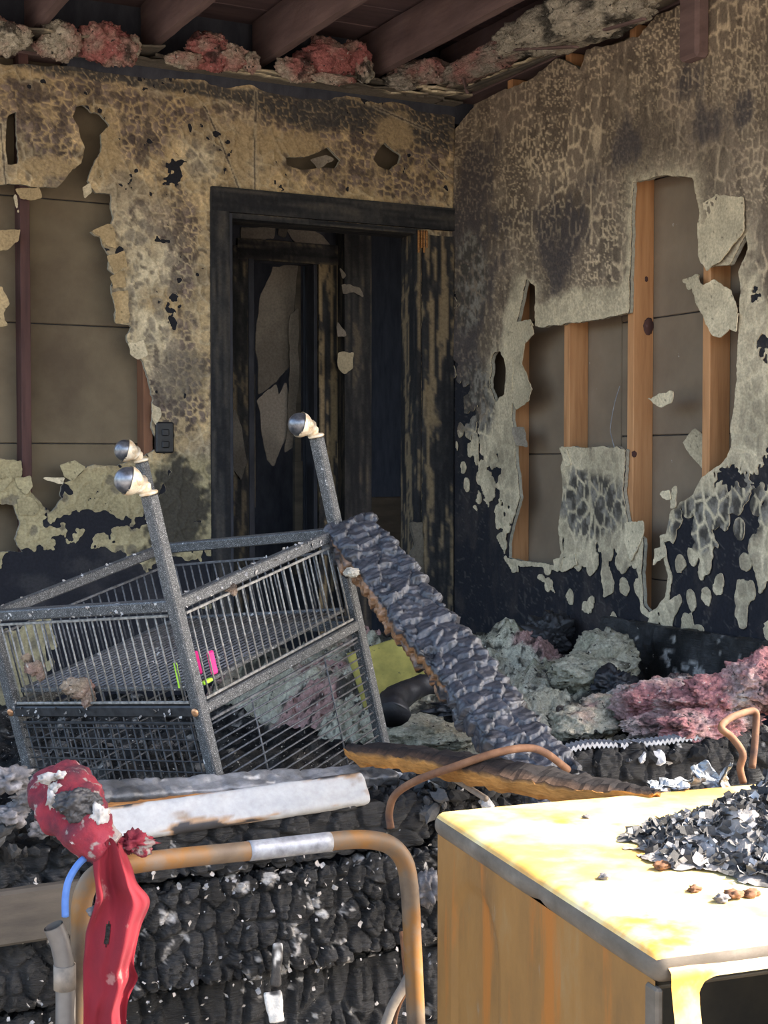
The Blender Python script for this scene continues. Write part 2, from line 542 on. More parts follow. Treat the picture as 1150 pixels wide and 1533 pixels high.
M['wood_fresh'] = m_noise('torn_wood', [(.3, (.15, .055, .015)), (.55, (.33, .145, .042)), (.8, (.44, .25, .095))], 20, (1, 8, 8), .75, .5, 60, .003)
M['wool'] = m_vc('loose_wool', .98, .5, 90, 1.0, 120, .014, .1, specks=[((.05, .046, .042), .60, .68, 48), ((.62, .58, .50), .62, .70, 75)])
M['plank'] = m_noise('smoked_plank', [(.3, (.04, .034, .027)), (.6, (.085, .07, .053)), (.8, (.125, .105, .078))], 9, (.5, 2, 2), .85, .4, 60, .002)
M['ground'] = m_noise('ground_rubble', [(.3, (.16, .14, .12)), (.7, (.32, .29, .25))], 6, (1, 1, 1), .95, .5, 40, .01)
M['floor'] = m_noise('sooty_floor', [(.3, (.012, .011, .011)), (.7, (.05, .046, .042))], 8, (1, 1, 1), .9, .6, 40, .008)
M['foil'] = m_noise('crumpled_foil', [(.3, (.12, .13, .14)), (.7, (.40, .42, .44))], 25, (1, 1, 1), .45, .5, 50, .004, metal=.6)
M['corr'] = m_noise('corrugated_edge', [(.3, (.17, .17, .18)), (.7, (.36, .37, .39))], 60, (1, 1, 1), .5, .1, metal=.3)
M['copper'] = m_noise('copper_screw', [(.3, (.40, .18, .08)), (.7, (.62, .34, .17))], 60, (1, 1, 1), .4, 0, metal=.6)
M['pink'] = m_noise('pink_plastic', [(.3, (.75, .015, .16)), (.7, (.85, .03, .24))], 30, (1, 1, 1), .45, 0)
M['lime'] = m_noise('lime_plastic', [(.3, (.36, .75, .03)), (.7, (.50, .85, .06))], 30, (1, 1, 1), .45, 0)
M['yellow'] = m_noise('yellowed_board', [(.3, (.15, .13, .03)), (.6, (.30, .25, .06)), (.8, (.36, .31, .10))], 12, (1, 1, 1), .9, .3, specks=[((.05, .05, .02), .62, .70, 30)])
M['black_plastic'] = m_noise('melted_plastic', [(.3, (.008, .008, .010)), (.7, (.022, .022, .025))], 20, (1, 1, 1), .5, .5, 40, .004)

def m_washer():
    m, t, b = nt('burnt_enamel_side')
    vec = _coords(t, (1, 1, 1)); st = _coords(t, (5, 5, .45))
    c = _ramp(t, _noise(t, _coords(t, (2, 2, .8)), 3.0, 9, .68), [(.28, (.11, .056, .017)), (.42, (.175, .085, .021)), (.55, (.215, .104, .025)), (.68, (.22, .135, .053)), (.8, (.175, .12, .066))])
    c = _mix(t, c, (.28, .098, .013), _thr(t, _noise(t, _coords(t, (7, 7, .8)), 2.3, 7, .65), .54, .68))
    c = _mix(t, c, (.20, .15, .095), _thr(t, _noise(t, _coords(t, (6, 6, 1.5)), 2.6, 8, .7), .60, .70))
    c = _mix(t, c, (.08, .055, .025), _thr(t, _noise(t, vec, 30, 6, .75), .67, .73))
    t.links.new(c, b.inputs['Base Color'])
    b.inputs['Roughness'].default_value = .6
    b.inputs['Specular IOR Level'].default_value = .35
    _bump(t, b, _noise(t, vec, 50, 6), .25, .002)
    return m
def m_lid():
    m, t, b = nt('burnt_enamel_lid')
    vec = _coords(t, (1, 1, 1))
    c = _ramp(t, _noise(t, vec, 6, 8), [(.28, (.42, .20, .035)), (.42, (.50, .29, .08)), (.54, (.58, .45, .19)), (.75, (.58, .52, .42))])
    c = _mix(t, c, (.56, .25, .03), _thr(t, _noise(t, vec, 4.3, 6), .58, .68))
    c = _mix(t, c, (.14, .10, .05), _thr(t, _noise(t, vec, 44, 6, .7), .69, .73))
    t.links.new(c, b.inputs['Base Color'])
    b.inputs['Roughness'].default_value = .55
    _bump(t, b, _noise(t, vec, 45, 6), .3, .002)
    return m
M['washer'] = m_washer(); M['lid'] = m_lid()
M['lid_edge'] = m_noise('greyed_lid_edge', [(.3, (.060, .046, .030)), (.55, (.105, .083, .060)), (.75, (.17, .14, .105))], 14, (1, 1, 2), .7, .3, 90, .001, specks=[((.42, .24, .06), .63, .70, 12)])  # rim darker than the lid, its shade put into the colour
M['dark_steel'] = m_noise('drum_soot', [(.3, (.012, .010, .007)), (.7, (.04, .032, .02))], 10, (1, 1, 1), .7, .3)  # near black, stands in for shade inside the machine

# ---------------------------------------------------------------- wall layout
XR, YB, YF = 3.17, 5.50, 2.75                    # right wall, back wall, front knee wall
ZT = 2.57                                        # top of the wallboard
def bw(px): return [tuple(on(x, y, 1, YB)[[0, 2]]) for x, y in px]
def rw(px): return [tuple(on(x, y, 0, XR)[[1, 2]]) for x, y in px]
def blob(U, V, plane, x, y, rx, ry):
    if plane == 'b':
        c = on(x, y, 1, YB)[[0, 2]]; e = on(x + rx, y, 1, YB)[[0, 2]]; g = on(x, y + ry, 1, YB)[[0, 2]]
    else:
        c = on(x, y, 0, XR)[[1, 2]]; e = on(x + rx, y, 0, XR)[[1, 2]]; g = on(x, y + ry, 0, XR)[[1, 2]]
    return np.exp(-((U - c[0]) / (e[0] - c[0])) ** 2 - ((V - c[1]) / (g[1] - c[1])) ** 2)

TAN = np.array([.42, .305, .165]); CREAM = np.array([.61, .51, .345]); BROWN = np.array([.105, .078, .068]); GREY = np.array([.20, .168, .13])
OCHRE = np.array([.50, .36, .19]); BLACK = np.array([.017, .017, .022]); CELL = np.array([.205, .155, .112]); NETC = np.array([.54, .42, .275]); GYPS = np.array([.50, .46, .36])
OLIVE = np.array([.38, .315, .18])

def pos_b(u, v, o): return np.stack([u, YB - o, v], -1)
def pos_r(u, v, o): return np.stack([XR - o, u, v], -1)

# ---- floor, ground, hall shell
g = G().box((1.5, 4.28, -.06), (3.6, 2.6, .12))
struct('floor', g.v, g.f, M['floor'])
g = G().box((0, -6, -.50), (44, 36, .10))
struct('ground', g.v, g.f, M['ground'])

# ================================================================ back wall
us = np.concatenate([np.linspace(-.2, 1.10, 20), [on(x, 690, 1, YB)[0] for x in np.arange(-12, 676, 2.0)], [XR + .005]])
us = np.unique(np.round(us, 5))
vs = np.concatenate([np.linspace(0, .42, 22), np.arange(.425, ZT + .001, .0055)])
U, V = np.meshgrid(us, vs, indexing='ij')
rag = fbm(U * 22, V * 22, 0, 4, 3) * .018 + fbm(U * 90, V * 90, 0, 2, 8) * .005
B1 = [(-90, 278), (0, 276), (85, 281), (100, 265), (120, 243), (126, 222), (116, 195), (107, 175), (113, 161), (124, 158), (135, 168), (150, 171), (162, 188), (150, 202), (149, 228), (141, 243), (131, 270), (143, 289), (166, 291), (166, 310), (170, 325), (160, 345), (136, 347), (150, 356), (155, 370), (166, 385), (162, 402), (170, 412), (165, 430), (172, 465), (173, 484), (196, 489), (190, 502), (195, 522), (212, 540), (219, 560), (228, 600), (225, 640), (233, 656), (238, 672), (214, 684), (176, 696), (130, 698), (106, 720), (95, 722), (92, 738), (95, 747), (75, 769), (45, 735), (42, 718), (31, 712), (30, 690), (0, 687), (-90, 690)]
B2 = [(-90, 755), (0, 755), (19, 757), (30, 785), (20, 807), (33, 826), (-90, 826)]
B3 = [(10, 172), (24, 168), (26, 245), (12, 246), (8, 215)]
B4 = [(427, 235), (455, 236), (490, 220), (512, 240), (500, 252), (470, 253), (450, 255), (430, 248)]
B5 = [(555, 238), (575, 213), (600, 232), (595, 245), (583, 257), (565, 250)]
DX0, DX1, DZ = 2.10, 3.00, 2.035                 # doorway
hole = np.full(U.shape, -9.0)
for P in (B1, B2, B3, B4, B5):
    hole = np.maximum(hole, poly_sdf(U, V, bw(P)))
hole = hole + rag * .55
hole = np.maximum(hole, np.minimum(np.minimum(U - DX0, DX1 - U), DZ - V))
bl = lambda x, y, rx, ry: blob(U, V, 'b', x, y, rx, ry)
topline = np.interp(U, [1.2, 1.7, 2.2, 2.7, 3.0, 3.17], [2.535, 2.545, 2.55, 2.555, 2.55, 2.535]) + fbm(U * 9, 0 * U, 0, 3, 5) * .03
field = np.minimum(-hole, topline - V)
n1 = fbm(U * 3, V * 3, 0, 4, 11); n2 = fbm(U * 9, V * 9, 0, 4, 12); n3 = fbm(U * 40, V * 40, 0, 3, 13)
wx, wy = U + .012 * fbm(U * 25, V * 25, 0, 2, 14), V + .012 * fbm(U * 25, V * 25, 7.0, 2, 15)
f1, f2, cid = worley(wx / .030, wy / .030, s=21)
g1, g2, gid = worley(wx / .055, wy / .062, s=22)
# colours
col = mix(TAN * .72, TAN, ss(-.35, .25, n2 + .3 * n3))
col = mix(col, GREY, ss(.05, .4, fbm(U * 4, V * 4, 3.3, 3, 17)) * .6)
col = mix(col, OCHRE * 1.1, .8 * ss(.1, .45, fbm(U * 6, V * 6, 1.3, 4, 18)))
col = mix(col, OCHRE, np.clip(1.1 * (bl(60, 130, 40, 25) + bl(240, 145, 60, 22) + bl(290, 300, 30, 30) + bl(480, 290, 60, 20)), 0, 1) * ss(-.1, .3, n2))
light = np.clip(bl(225, 480, 60, 150) + bl(215, 380, 45, 60) + .7 * bl(350, 210, 40, 60) + bl(300, 240, 40, 30), 0, 1)
col = mix(col, CREAM * .86, light * ss(-.5, .1, n2))
K = np.clip(bl(80, 215, 40, 55) + bl(60, 180, 60, 25) + bl(215, 200, 45, 60) + bl(130, 130, 60, 22) + bl(250, 330, 45, 35) + bl(270, 400, 22, 120) + bl(255, 590, 55, 60) + bl(520, 200, 55, 40) + bl(490, 265, 90, 25) + bl(430, 170, 70, 22) + bl(630, 250, 60, 45) + bl(640, 160, 60, 30) + bl(280, 170, 90, 20) + bl(20, 135, 40, 20), 0, 1)
Km = ss(.25, .60, .9 * K + .55 * n2 + .22 * n3 + .35 * fbm(U * 22, V * 22, 2.2, 3, 20))
edge = f2 - f1
var = fbm(U * 14, V * 14, 6.0, 3, 19)
cellm = ss(.08, .24, edge + .10 * n3 + .12 * var)
col = mix(col, mix(BROWN * .75, BROWN * 1.6, np.clip(cid + .5 * n3, 0, 1)), Km * cellm * (.93 - .4 * ss(.0, .4, var)))
col = col * (1 + .35 * n3 + .35 * var)[..., None]
col = mix(col, BROWN * .6, ss(.22, .42, fbm(U * 30, V * 24, 8.0, 4, 23) + .25 * K - .08) * .75)
ring = ss(.42, .30, f1) * ss(.28, .5, cid) * (1 - Km)
col = mix(col, GREY * .85, ring * (.35 + .5 * light) * ss(-.35, .1, n2 + .2))
gring = ss(.46, .34, g1) * ss(.45, .5, gid) * light
col = mix(col, GREY, gring * .7)
ridge = ss(.16, .04, g2 - g1) * (1 - Km)
col = mix(col, CREAM * .8, ridge * .45)
dark_top = np.clip(bl(440, 165, 60, 22) + bl(540, 175, 90, 25) + bl(645, 190, 35, 45) + bl(400, 150, 300, 9) + bl(150, 108, 150, 8), 0, 1)
col = mix(col, np.array([.05, .046, .043]), ss(.25, .75, dark_top + .5 * n2 + .35 * n3 - .05) * (.95 - .5 * ss(.14, .04, edge)))
# smooth scorched bands
plainm = np.clip(bl(350, 230, 30, 60) + bl(440, 220, 60, 22) + bl(590, 200, 30, 40) + bl(70, 250, 55, 18) + bl(160, 220, 22, 50), 0, 1)
col = mix(col, TAN * .82, ss(.35, .8, plainm + .6 * n2 + .35 * n3) * .8)
# lower part: olive paint
low = ss(.60, .68, 1.0 - V + .0)
lowm = ss(1.06, .98, V + .04 * n1)
col = mix(col, mix(OLIVE * .8, OLIVE, ss(-.2, .3, n2)), lowm)
col = mix(col, GREY * .55, lowm * ss(.40, .28, g1 + .25 * n3 + .15 * var) * ss(.55, .65, gid) * .7)
sooty = np.clip(bl(262, 730, 45, 55) + .8 * bl(255, 790, 50, 50), 0, 1)
col = mix(col, np.array([.055, .048, .036]), ss(.35, .75, sooty + .65 * n2 + .45 * n3 - .05))
rightgrey = bl(270, 560, 45, 50)
col = mix(col, GREY * .75, ss(.4, .8, rightgrey + .3 * n2) * .6)
for (p, q) in (((382, 138), (380, 292)), ((306, 160), (330, 212)), ((330, 212), (361, 292)), ((0, 186), (8, 276)), ((560, 160), (640, 196)), ((640, 240), (668, 268))):
    dl = -poly_sdf(U, V, bw([p, q])) + .003 * n3
    col = mix(col, CREAM * .75, ss(.012, .005, dl) * .5)
    col = mix(col, BROWN * .5, ss(.0040, .0022, dl) * .9)
# burnt-through black
blk = np.clip(bl(95, 830, 45, 40) + .9 * bl(160, 845, 40, 25) + .85 * bl(120, 780, 50, 14) + .8 * bl(185, 782, 40, 14) + .7 * bl(95, 735, 25, 14) + bl(30, 875, 40, 14) + bl(300, 860, 30, 40) + bl(200, 880, 120, 26), 0, 1.2)
blk = np.maximum(blk, ss(.70, .54, V + .08 * n1 + .08 * n2) * ss(.34, .44, V) * 1.2)
blk = np.maximum(blk, ss(.62, .50, V) * ss(1.28, 1.5, U) * 1.2)
spots = np.clip(bl(247, 360, 12, 40) + bl(264, 400, 10, 25) + .55 * bl(276, 240, 14, 20) + bl(257, 480, 10, 14) + bl(245, 545, 16, 8) + bl(300, 790, 10, 40), 0, 1)
bfield = .52 - .95 * blk - .6 * spots * (.6 + 1.6 * np.abs(n3)) + .45 * n2 + .55 * n3 + .60 * var
paintf = np.minimum(field, bfield * .03)
dark = mix(BLACK, np.array([.035, .033, .036]), ss(.1, .5, n2))
relief = .0025 * cellm * Km - .002 * ring + .0035 * ridge + .003 * n2 + .0035 * ss(.05, .0, -hole) * (.5 + n2)
for (v, f, c, n) in tear(us, vs, field, .001 + 0 * U, dark, pos_b, .014, GYPS * .7, flip=True)[:1]:
    wall_back = struct('wall_back', v, f, M['wall'], c, True)
sheets = tear(us, vs, paintf, .004 + relief, col, pos_b, .004, CREAM * .8, split=True, flip=True)
small = G()
for k, (v, f, c, n) in enumerate(sheets):
    if n > 2500: part(wall_back, 'paint_layer', v, f, M['paint'], c, True)
    elif n > 22: part(wall_back, 'paint_flake', v, f, M['paint'], c, True)
# sheathing and studs behind
def panels(root, plane, rects, m):
    for (a0, a1, z0, z1) in rects:
        g = G()
        if plane == 'b': g.box(((a0 + a1) / 2, YB + .111, (z0 + z1) / 2), (a1 - a0, .012, z1 - z0), bev=.003)
        else: g.box((XR + .111, (a0 + a1) / 2, (z0 + z1) / 2), (.012, a1 - a0, z1 - z0), bev=.003)
        part(root, 'sheathing_panel', g.v, g.f, m)
zs = [0, .60, 1.09, 1.56, 2.05, 2.62]
panels(wall_back, 'b', [(-.2, .9, a + .002, b - .002) for a, b in zip(zs, zs[1:])] + [(.904, 2.02, a + .002, b - .002) for a, b in zip(zs, zs[1:])], M['sheath_dark'])
panels(wall_back, 'b', [(2.024, 3.30, 2.07, 2.62)], M['sheath_dark'])
for px, m in ((31, 'stud_dark'), (214, 'stud_soot')):
    x = on(px, 500, 1, YB + .02)[0]
    g = G().box((x + .019, YB + .060, 1.3), (.038, .088, 2.6), bev=.002)
    part(wall_back, 'stud', g.v, g.f, M[m])
for x in (.0, .41, .82):
    g = G().box((x, YB + .060, 1.3), (.038, .088, 2.6), bev=.002); part(wall_back, 'stud', g.v, g.f, M['stud_soot'])
g = G().box((1.5, YB + .06, 2.60), (3.4, .09, .05), bev=.003); part(wall_back, 'top_plate', g.v, g.f, M['joist'])
# black outlet box
c = on(245, 655, 1, YB)
g = G().box((c[0], YB - .006, c[2]), (.075, .03, .125), bev=.006)
o = part(wall_back, 'outlet_box', g.v, g.f, M['black_plastic'])
g = G().box((c[0], YB - .024, c[2] + .02), (.03, .012, .028), bev=.004).box((c[0], YB - .024, c[2] - .028), (.03, .012, .028), bev=.004)
part(o, 'socket', g.v, g.f, M['black_plastic'])

def scrap(root, px, plane, off, seed, colr, name='wallboard_scrap', curl=.012, thick=.004, tilt=(0, 0), cells=False):
    """a torn piece of wallboard paper hanging on the wall"""
    P = np.array(bw(px) if plane == 'b' else rw(px))
    lo, hi = P.min(0) - .012, P.max(0) + .012
    n = np.maximum(8, ((hi - lo) / .005).astype(int))
    a, b = np.linspace(lo[0], hi[0], n[0]), np.linspace(lo[1], hi[1], n[1])
    A, B = np.meshgrid(a, b, indexing='ij')
    d = poly_sdf(A, B, P) + fbm(A * 45, B * 45, seed, 3, seed) * .007
    m = (P.mean(0))
    o = off + curl * np.exp(-np.maximum(d, 0) / .02) * (fbm(A * 8, B * 8, seed, 2, seed + 1) + .3) + tilt[0] * (A - m[0]) + tilt[1] * (B - m[1])
    o = np.maximum(o, .006) if off >= 0 else o
    nn = fbm(A * 14, B * 14, seed, 4, seed + 2)
    c = mix(np.array(colr) * .82, np.array(colr) * 1.05, ss(-.3, .3, nn))
    sp = worley(A / .03, B / .03, s=seed)
    c = mix(c, np.array(colr) * .35, ss(.13, .10, sp[0]) * ss(.72, .73, sp[2]))
    r = tear(a, b, d, o, c, pos_b if plane == 'b' else pos_r, thick, np.array(colr) * 1.1, flip=(plane == 'b'))
    if r: part(root, name, r[0][0], r[0][1], M['paint'], r[0][2], True)
S = [([(0, 345), (28, 345), (26, 362), (8, 376), (-14, 378), (-14, 345)], TAN), ([(-14, 425), (3, 430), (14, 455), (4, 470), (10, 488), (-14, 492)], TAN),
     ([(22, 283), (58, 281), (62, 296), (45, 300), (30, 296)], TAN), ([(22, 292), (28, 318), (24, 322), (19, 296)], CREAM), ([(134, 346), (165, 335), (172, 350), (172, 372), (160, 368), (148, 355)], TAN),
     ([(160, 384), (186, 375), (190, 400), (168, 408)], TAN), ([(163, 415), (185, 405), (186, 430), (168, 432)], TAN * .9), ([(165, 440), (190, 435), (192, 484), (170, 486), (172, 465)], TAN),
     ([(192, 515), (212, 510), (220, 532), (205, 540), (194, 530)], CREAM), ([(226, 605), (238, 612), (240, 620), (232, 638), (226, 630)], CREAM * .85), ([(89, 696), (111, 689), (128, 700), (106, 721), (94, 715)], OLIVE * .95),
     ([(60, 714), (96, 715), (92, 724), (70, 720)], CREAM), ([(-10, 686), (31, 690), (32, 714), (-10, 716)], OLIVE), ([(-10, 705), (10, 700), (18, 718), (6, 735), (-10, 735)], OLIVE * 1.1), ([(20, 715), (44, 712), (47, 730), (38, 741), (24, 730)], OLIVE), ([(24, 748), (44, 742), (58, 760), (50, 772), (28, 770)], OLIVE * .95),
     ([(463, 240), (490, 231), (502, 238), (476, 253)], GREY * 1.3), ([(122, 280), (134, 274), (136, 288), (126, 296)], CREAM)]
for k, (P, cc) in enumerate(S):
    scrap(wall_back, P, 'b', .012 if k not in (16,) else -.004, 40 + k, cc, tilt=(RNG.uniform(-.1, .1), RNG.uniform(-.08, .08)))

# ================================================================ right wall
us = np.concatenate([np.linspace(2.80, 3.40, 14), np.unique([on(x, 690, 0, XR)[1] for x in np.arange(671, 1160, 2.0)])])
us = np.unique(np.round(np.append(us, YB), 5))
vs = np.concatenate([np.linspace(0, .16, 10), np.arange(.165, 2.66, .0050)])
U, V = np.meshgrid(us, vs, indexing='ij')
R1 = [(949, 273), (994, 264), (1004, 262), (1040, 265), (1046, 300), (1052, 330), (1050, 370), (1058, 400), (1095, 395), (1118, 350), (1122, 372), (1108, 405), (1112, 440), (1108, 490), (1106, 560), (1098, 640), (1098, 668), (1085, 692), (1052, 716), (1041, 740), (1020, 752), (1006, 765), (1000, 800), (990, 800), (993, 830), (1003, 862), (998, 895), (984, 912), (974, 918), (966, 905), (962, 860), (965, 805), (942, 790), (936, 740), (939, 672), (900, 668), (870, 670), (846, 668), (843, 700), (845, 745), (838, 790), (842, 828), (838, 846), (800, 842), (762, 836), (764, 800), (780, 745), (774, 700), (772, 660), (768, 630), (772, 500), (778, 470), (790, 418), (803, 428), (803, 488), (815, 490), (870, 482), (943, 468), (946, 380)]
R2 = [(738, 530), (752, 525), (762, 545), (758, 590), (744, 602), (734, 580)]
rag = fbm(U * 25, V * 25, 0, 4, 33) * .016 + fbm(U * 100, V * 100, 0, 2, 38) * .004
hole = np.maximum(poly_sdf(U, V, rw(R1)) + rag * .5, poly_sdf(U, V, rw(R2)) + rag)
bl = lambda x, y, rx, ry: blob(U, V, 'r', x, y, rx, ry)
tp = np.array(rw([(1200, -90), (1150, -70), (1050, 2), (985, 22), (962, 50), (925, 70), (880, 75), (870, 105), (835, 88), (790, 120), (745, 140), (705, 165), (685, 190), (679, 200), (676, 330)]))
topline = np.interp(U, tp[:, 0], tp[:, 1]) + fbm(U * 14, 0 * U, 0, 4, 35) * .02
gap = np.interp(V, [0, 2.03, 2.1, 2.35, 2.5], [0, 0, .012, .02, .03])
field = np.minimum(np.minimum(-hole, topline - V), YB - gap - U + .001)
n1 = fbm(U * 3, V * 3, 0, 4, 41); n2 = fbm(U * 9, V * 7, 0, 4, 42); n3 = fbm(U * 45, V * 35, 0, 3, 43); ns = fbm(U * 30, V * 8, 0, 4, 44)
wx, wy = U + .014 * fbm(U * 22, V * 14, 0, 2, 45), V + .02 * fbm(U * 22, V * 14, 5.0, 2, 46)
f1, f2, cid = worley(wx / .027, wy / .044, s=51)
g1, g2, gid = worley(wx / .050, wy / .082, s=52)
lowz = ss(1.25, 1.05, V)
big = np.clip(lowz + bl(715, 430, 40, 110) + ss(.12, .3, fbm(U * 4, V * 4, 0, 3, 47)) * .8, 0, 1)
q1, q2, qid = worley((U + .008 * n3) / .019, (V + .01 * n3) / .030, s=55)
tiny = ss(-.12, .12, fbm(U * 5 + 4, V * 4, 0, 3, 48)) * (1 - big)
e = (f2 - f1) * (1 - big) + (g2 - g1) * big
e = e * (1 - tiny) + (q2 - q1) * tiny
c0 = (cid * (1 - big) + gid * big) * (1 - tiny) + qid * tiny
brk = fbm(U * 16, V * 9, 2.0, 3, 49)
net = ss(.17, .03, e + .09 * n3 - .06 * ss(-.2, .3, brk)) * ss(-.45, .05, brk + .25)
netamt = np.clip(.42 + .5 * bl(830, 230, 80, 120) + .5 * bl(900, 400, 45, 70) + .45 * bl(1010, 60, 140, 70) + .5 * bl(1130, 520, 30, 200) - .35 * bl(950, 215, 60, 60) - .4 * bl(840, 390, 30, 60) - .25 * bl(1060, 200, 60, 60), .10, 1)
fur = fbm(U * 70, V * 14, 0, 4, 57, .6)
col = mix(CELL * .55, CELL * 1.25, ss(-.3, .35, n2 + .35 * ns + .35 * fur))
col = mix(col, np.array([.30, .235, .165]), ss(-.05, .35, ns + .45 * n1 + .4 * fur) * .8)
col = mix(col, mix(CELL * .45, CELL * .95, c0), .6 * ss(.1, .3, e + .1 * n3))
col = mix(col, NETC * 1.15, net * netamt)
dk = np.clip(bl(945, 215, 50, 50) + bl(850, 330, 45, 50) + bl(835, 400, 26, 60) + .9 * bl(700, 330, 22, 130) + .8 * bl(730, 240, 35, 50) + .7 * bl(1065, 190, 45, 50) + bl(1120, 160, 18, 40) + .8 * bl(690, 480, 22, 100) + .75 * bl(720, 440, 40, 130) + .7 * bl(705, 590, 30, 60) + .6 * bl(1040, 110, 50, 35) + .8 * bl(765, 330, 50, 25), 0, 1)
col = mix(col, np.array([.060, .050, .050]), ss(.35, .8, dk + .55 * n2 + .35 * ns + .25 * fur - .1) * (1 - .75 * net * netamt) * .9)
crm = np.clip(bl(1130, 560, 40, 170) + bl(780, 500, 22, 90) + bl(775, 650, 30, 120) + bl(880, 460, 90, 30) + bl(1060, 800, 140, 110) + bl(890, 720, 60, 60) + bl(950, 390, 10, 90) + bl(830, 860, 90, 60) + bl(960, 880, 70, 90) + bl(720, 710, 60, 70), 0, 1)
crm = np.maximum(crm, ss(.95, .8, V))
col = mix(col, mix(CREAM * .70, CREAM, ss(-.25, .25, n2)), ss(.25, .6, crm + .3 * n2 + .1 * n3) * (.62 + .38 * ss(.35, .1, e + .12 * n3)))
pale = np.exp(-np.maximum(-hole, 0) / .028)
col = mix(col, CREAM * .9, pale * ss(-.5, .1, n3 + .1) * .8)
glass = np.clip(bl(890, 755, 60, 62) + bl(1050, 780, 60, 45) + bl(1120, 760, 35, 50) + .8 * bl(715, 600, 35, 70) + bl(705, 420, 30, 80), 0, 1)
gm = ss(.35, .6, glass + .25 * n2)
col = mix(col, mix(np.array([.065, .056, .046]), np.array([.225, .20, .165]), ss(-.25, .3, n3 + .6 * n2 + .5 * fur)), gm * ss(.06, .2, g2 - g1 + .06 * n3))
# how much of the paint is left
xs = np.array([672, 700, 730, 770, 850, 900, 960, 1000, 1060, 1150])
y0 = np.array([430, 540, 630, 760, 800, 800, 815, 745, 735, 720])
y1 = np.array([610, 755, 785, 860, 905, 930, 990, 1020, 1025, 1030])
yk = np.array([on(x, 690, 0, XR)[1] for x in xs])
za = np.array([on(x, y, 0, XR)[2] for x, y in zip(xs, y0)]); zb = np.array([on(x, y, 0, XR)[2] for x, y in zip(xs, y1)])
o_ = np.argsort(yk)
ZA, ZB = np.interp(U, yk[o_], za[o_]), np.interp(U, yk[o_], zb[o_])
p = np.clip((V - ZB) / (ZA - ZB), 0, 1.4)
h1, h2, hid = worley((U + .008 * n3) / .066, (V + .03 * n2) / .080, s=61, jit=.9)
flake = np.where((hid < .36 + .44 * np.clip(p, 0, 1)) & (p > 0.03), .38 - h1 + .10 * n3 + .10 * ns + .10 * p, -1)
k1, k2, kid = worley((U + .01 * n3) / .085, (V + .02 * n2) / .17, s=62)
flake = np.maximum(flake, np.where((kid < .34) & (p > .08), .40 - k1 + .16 * n3 + .2 * ns, -1))
solid = (p - .80) * .9 + .55 * n2 + .18 * n3
paint = np.maximum(flake, solid)
paint = np.maximum(paint, np.where((p > -.1) & (U < 4.98), (pale - .5) * 1.2 + .25 * n3, -1))
paint = paint - 1.6 * np.clip((bl(1146, 520, 14, 30) + .9 * bl(1132, 440, 8, 16) + bl(1150, 700, 10, 25) + .6 * bl(1110, 712, 40, 14)) * (.2 + 2.6 * np.abs(n3)), 0, 1)
paintf = np.minimum(field, paint * .03)
relief = .004 * net * netamt + .003 * n2 + .0025 * ss(.1, .35, e) + .004 * pale * (.5 + n3) + .005 * ss(.02, .0, paint * .03) * (p < .9) * (.6 + n3)
dark = mix(BLACK, np.array([.04, .034, .034]), ss(.0, .5, n2 + .3 * ns))
crk = ss(.09, .03, g2 - g1) * ss(.55, .8, gid)
dark = mix(dark, np.array([.10, .09, .08]), crk * .5)
v, f, c, n = tear(us, vs, field, .001 + .0015 * n3, dark, pos_r, .014, GYPS * .75, flip=False)[0]
wall_right = struct('wall_right', v, f, M['wall'], c, True)
cnt = 0
for (v, f, c, n) in tear(us, vs, paintf, .004 + relief, col, pos_r, .004, CREAM * .85, split=True):
    if n > 2500: part(wall_right, 'paint_layer', v, f, M['paint'], c, True)
    elif n > 9 and cnt < 290: part(wall_right, 'paint_flake', v, f, M['paint'], c, True); cnt += 1
zs = [0, .585, 1.115, 1.545, 2.05, 2.66]
panels(wall_right, 'r', [(2.76, 4.40, a + .002, b - .002) for a, b in zip(zs, zs[1:])] + [(4.404, 5.62, a + .002, b - .002) for a, b in zip([0, 1.05, 1.6, 2.66], [1.05, 1.6, 2.66])], M['sheath'])
for y in (2.96, 3.374, 3.788, 4.208, 4.616, 5.038):
    g = G().box((XR + .060, y + .019, 1.3), (.089, .038, 2.6), bev=.002)
    part(wall_right, 'stud', g.v, g.f, M['stud'] if y < 4.8 else M['stud'])
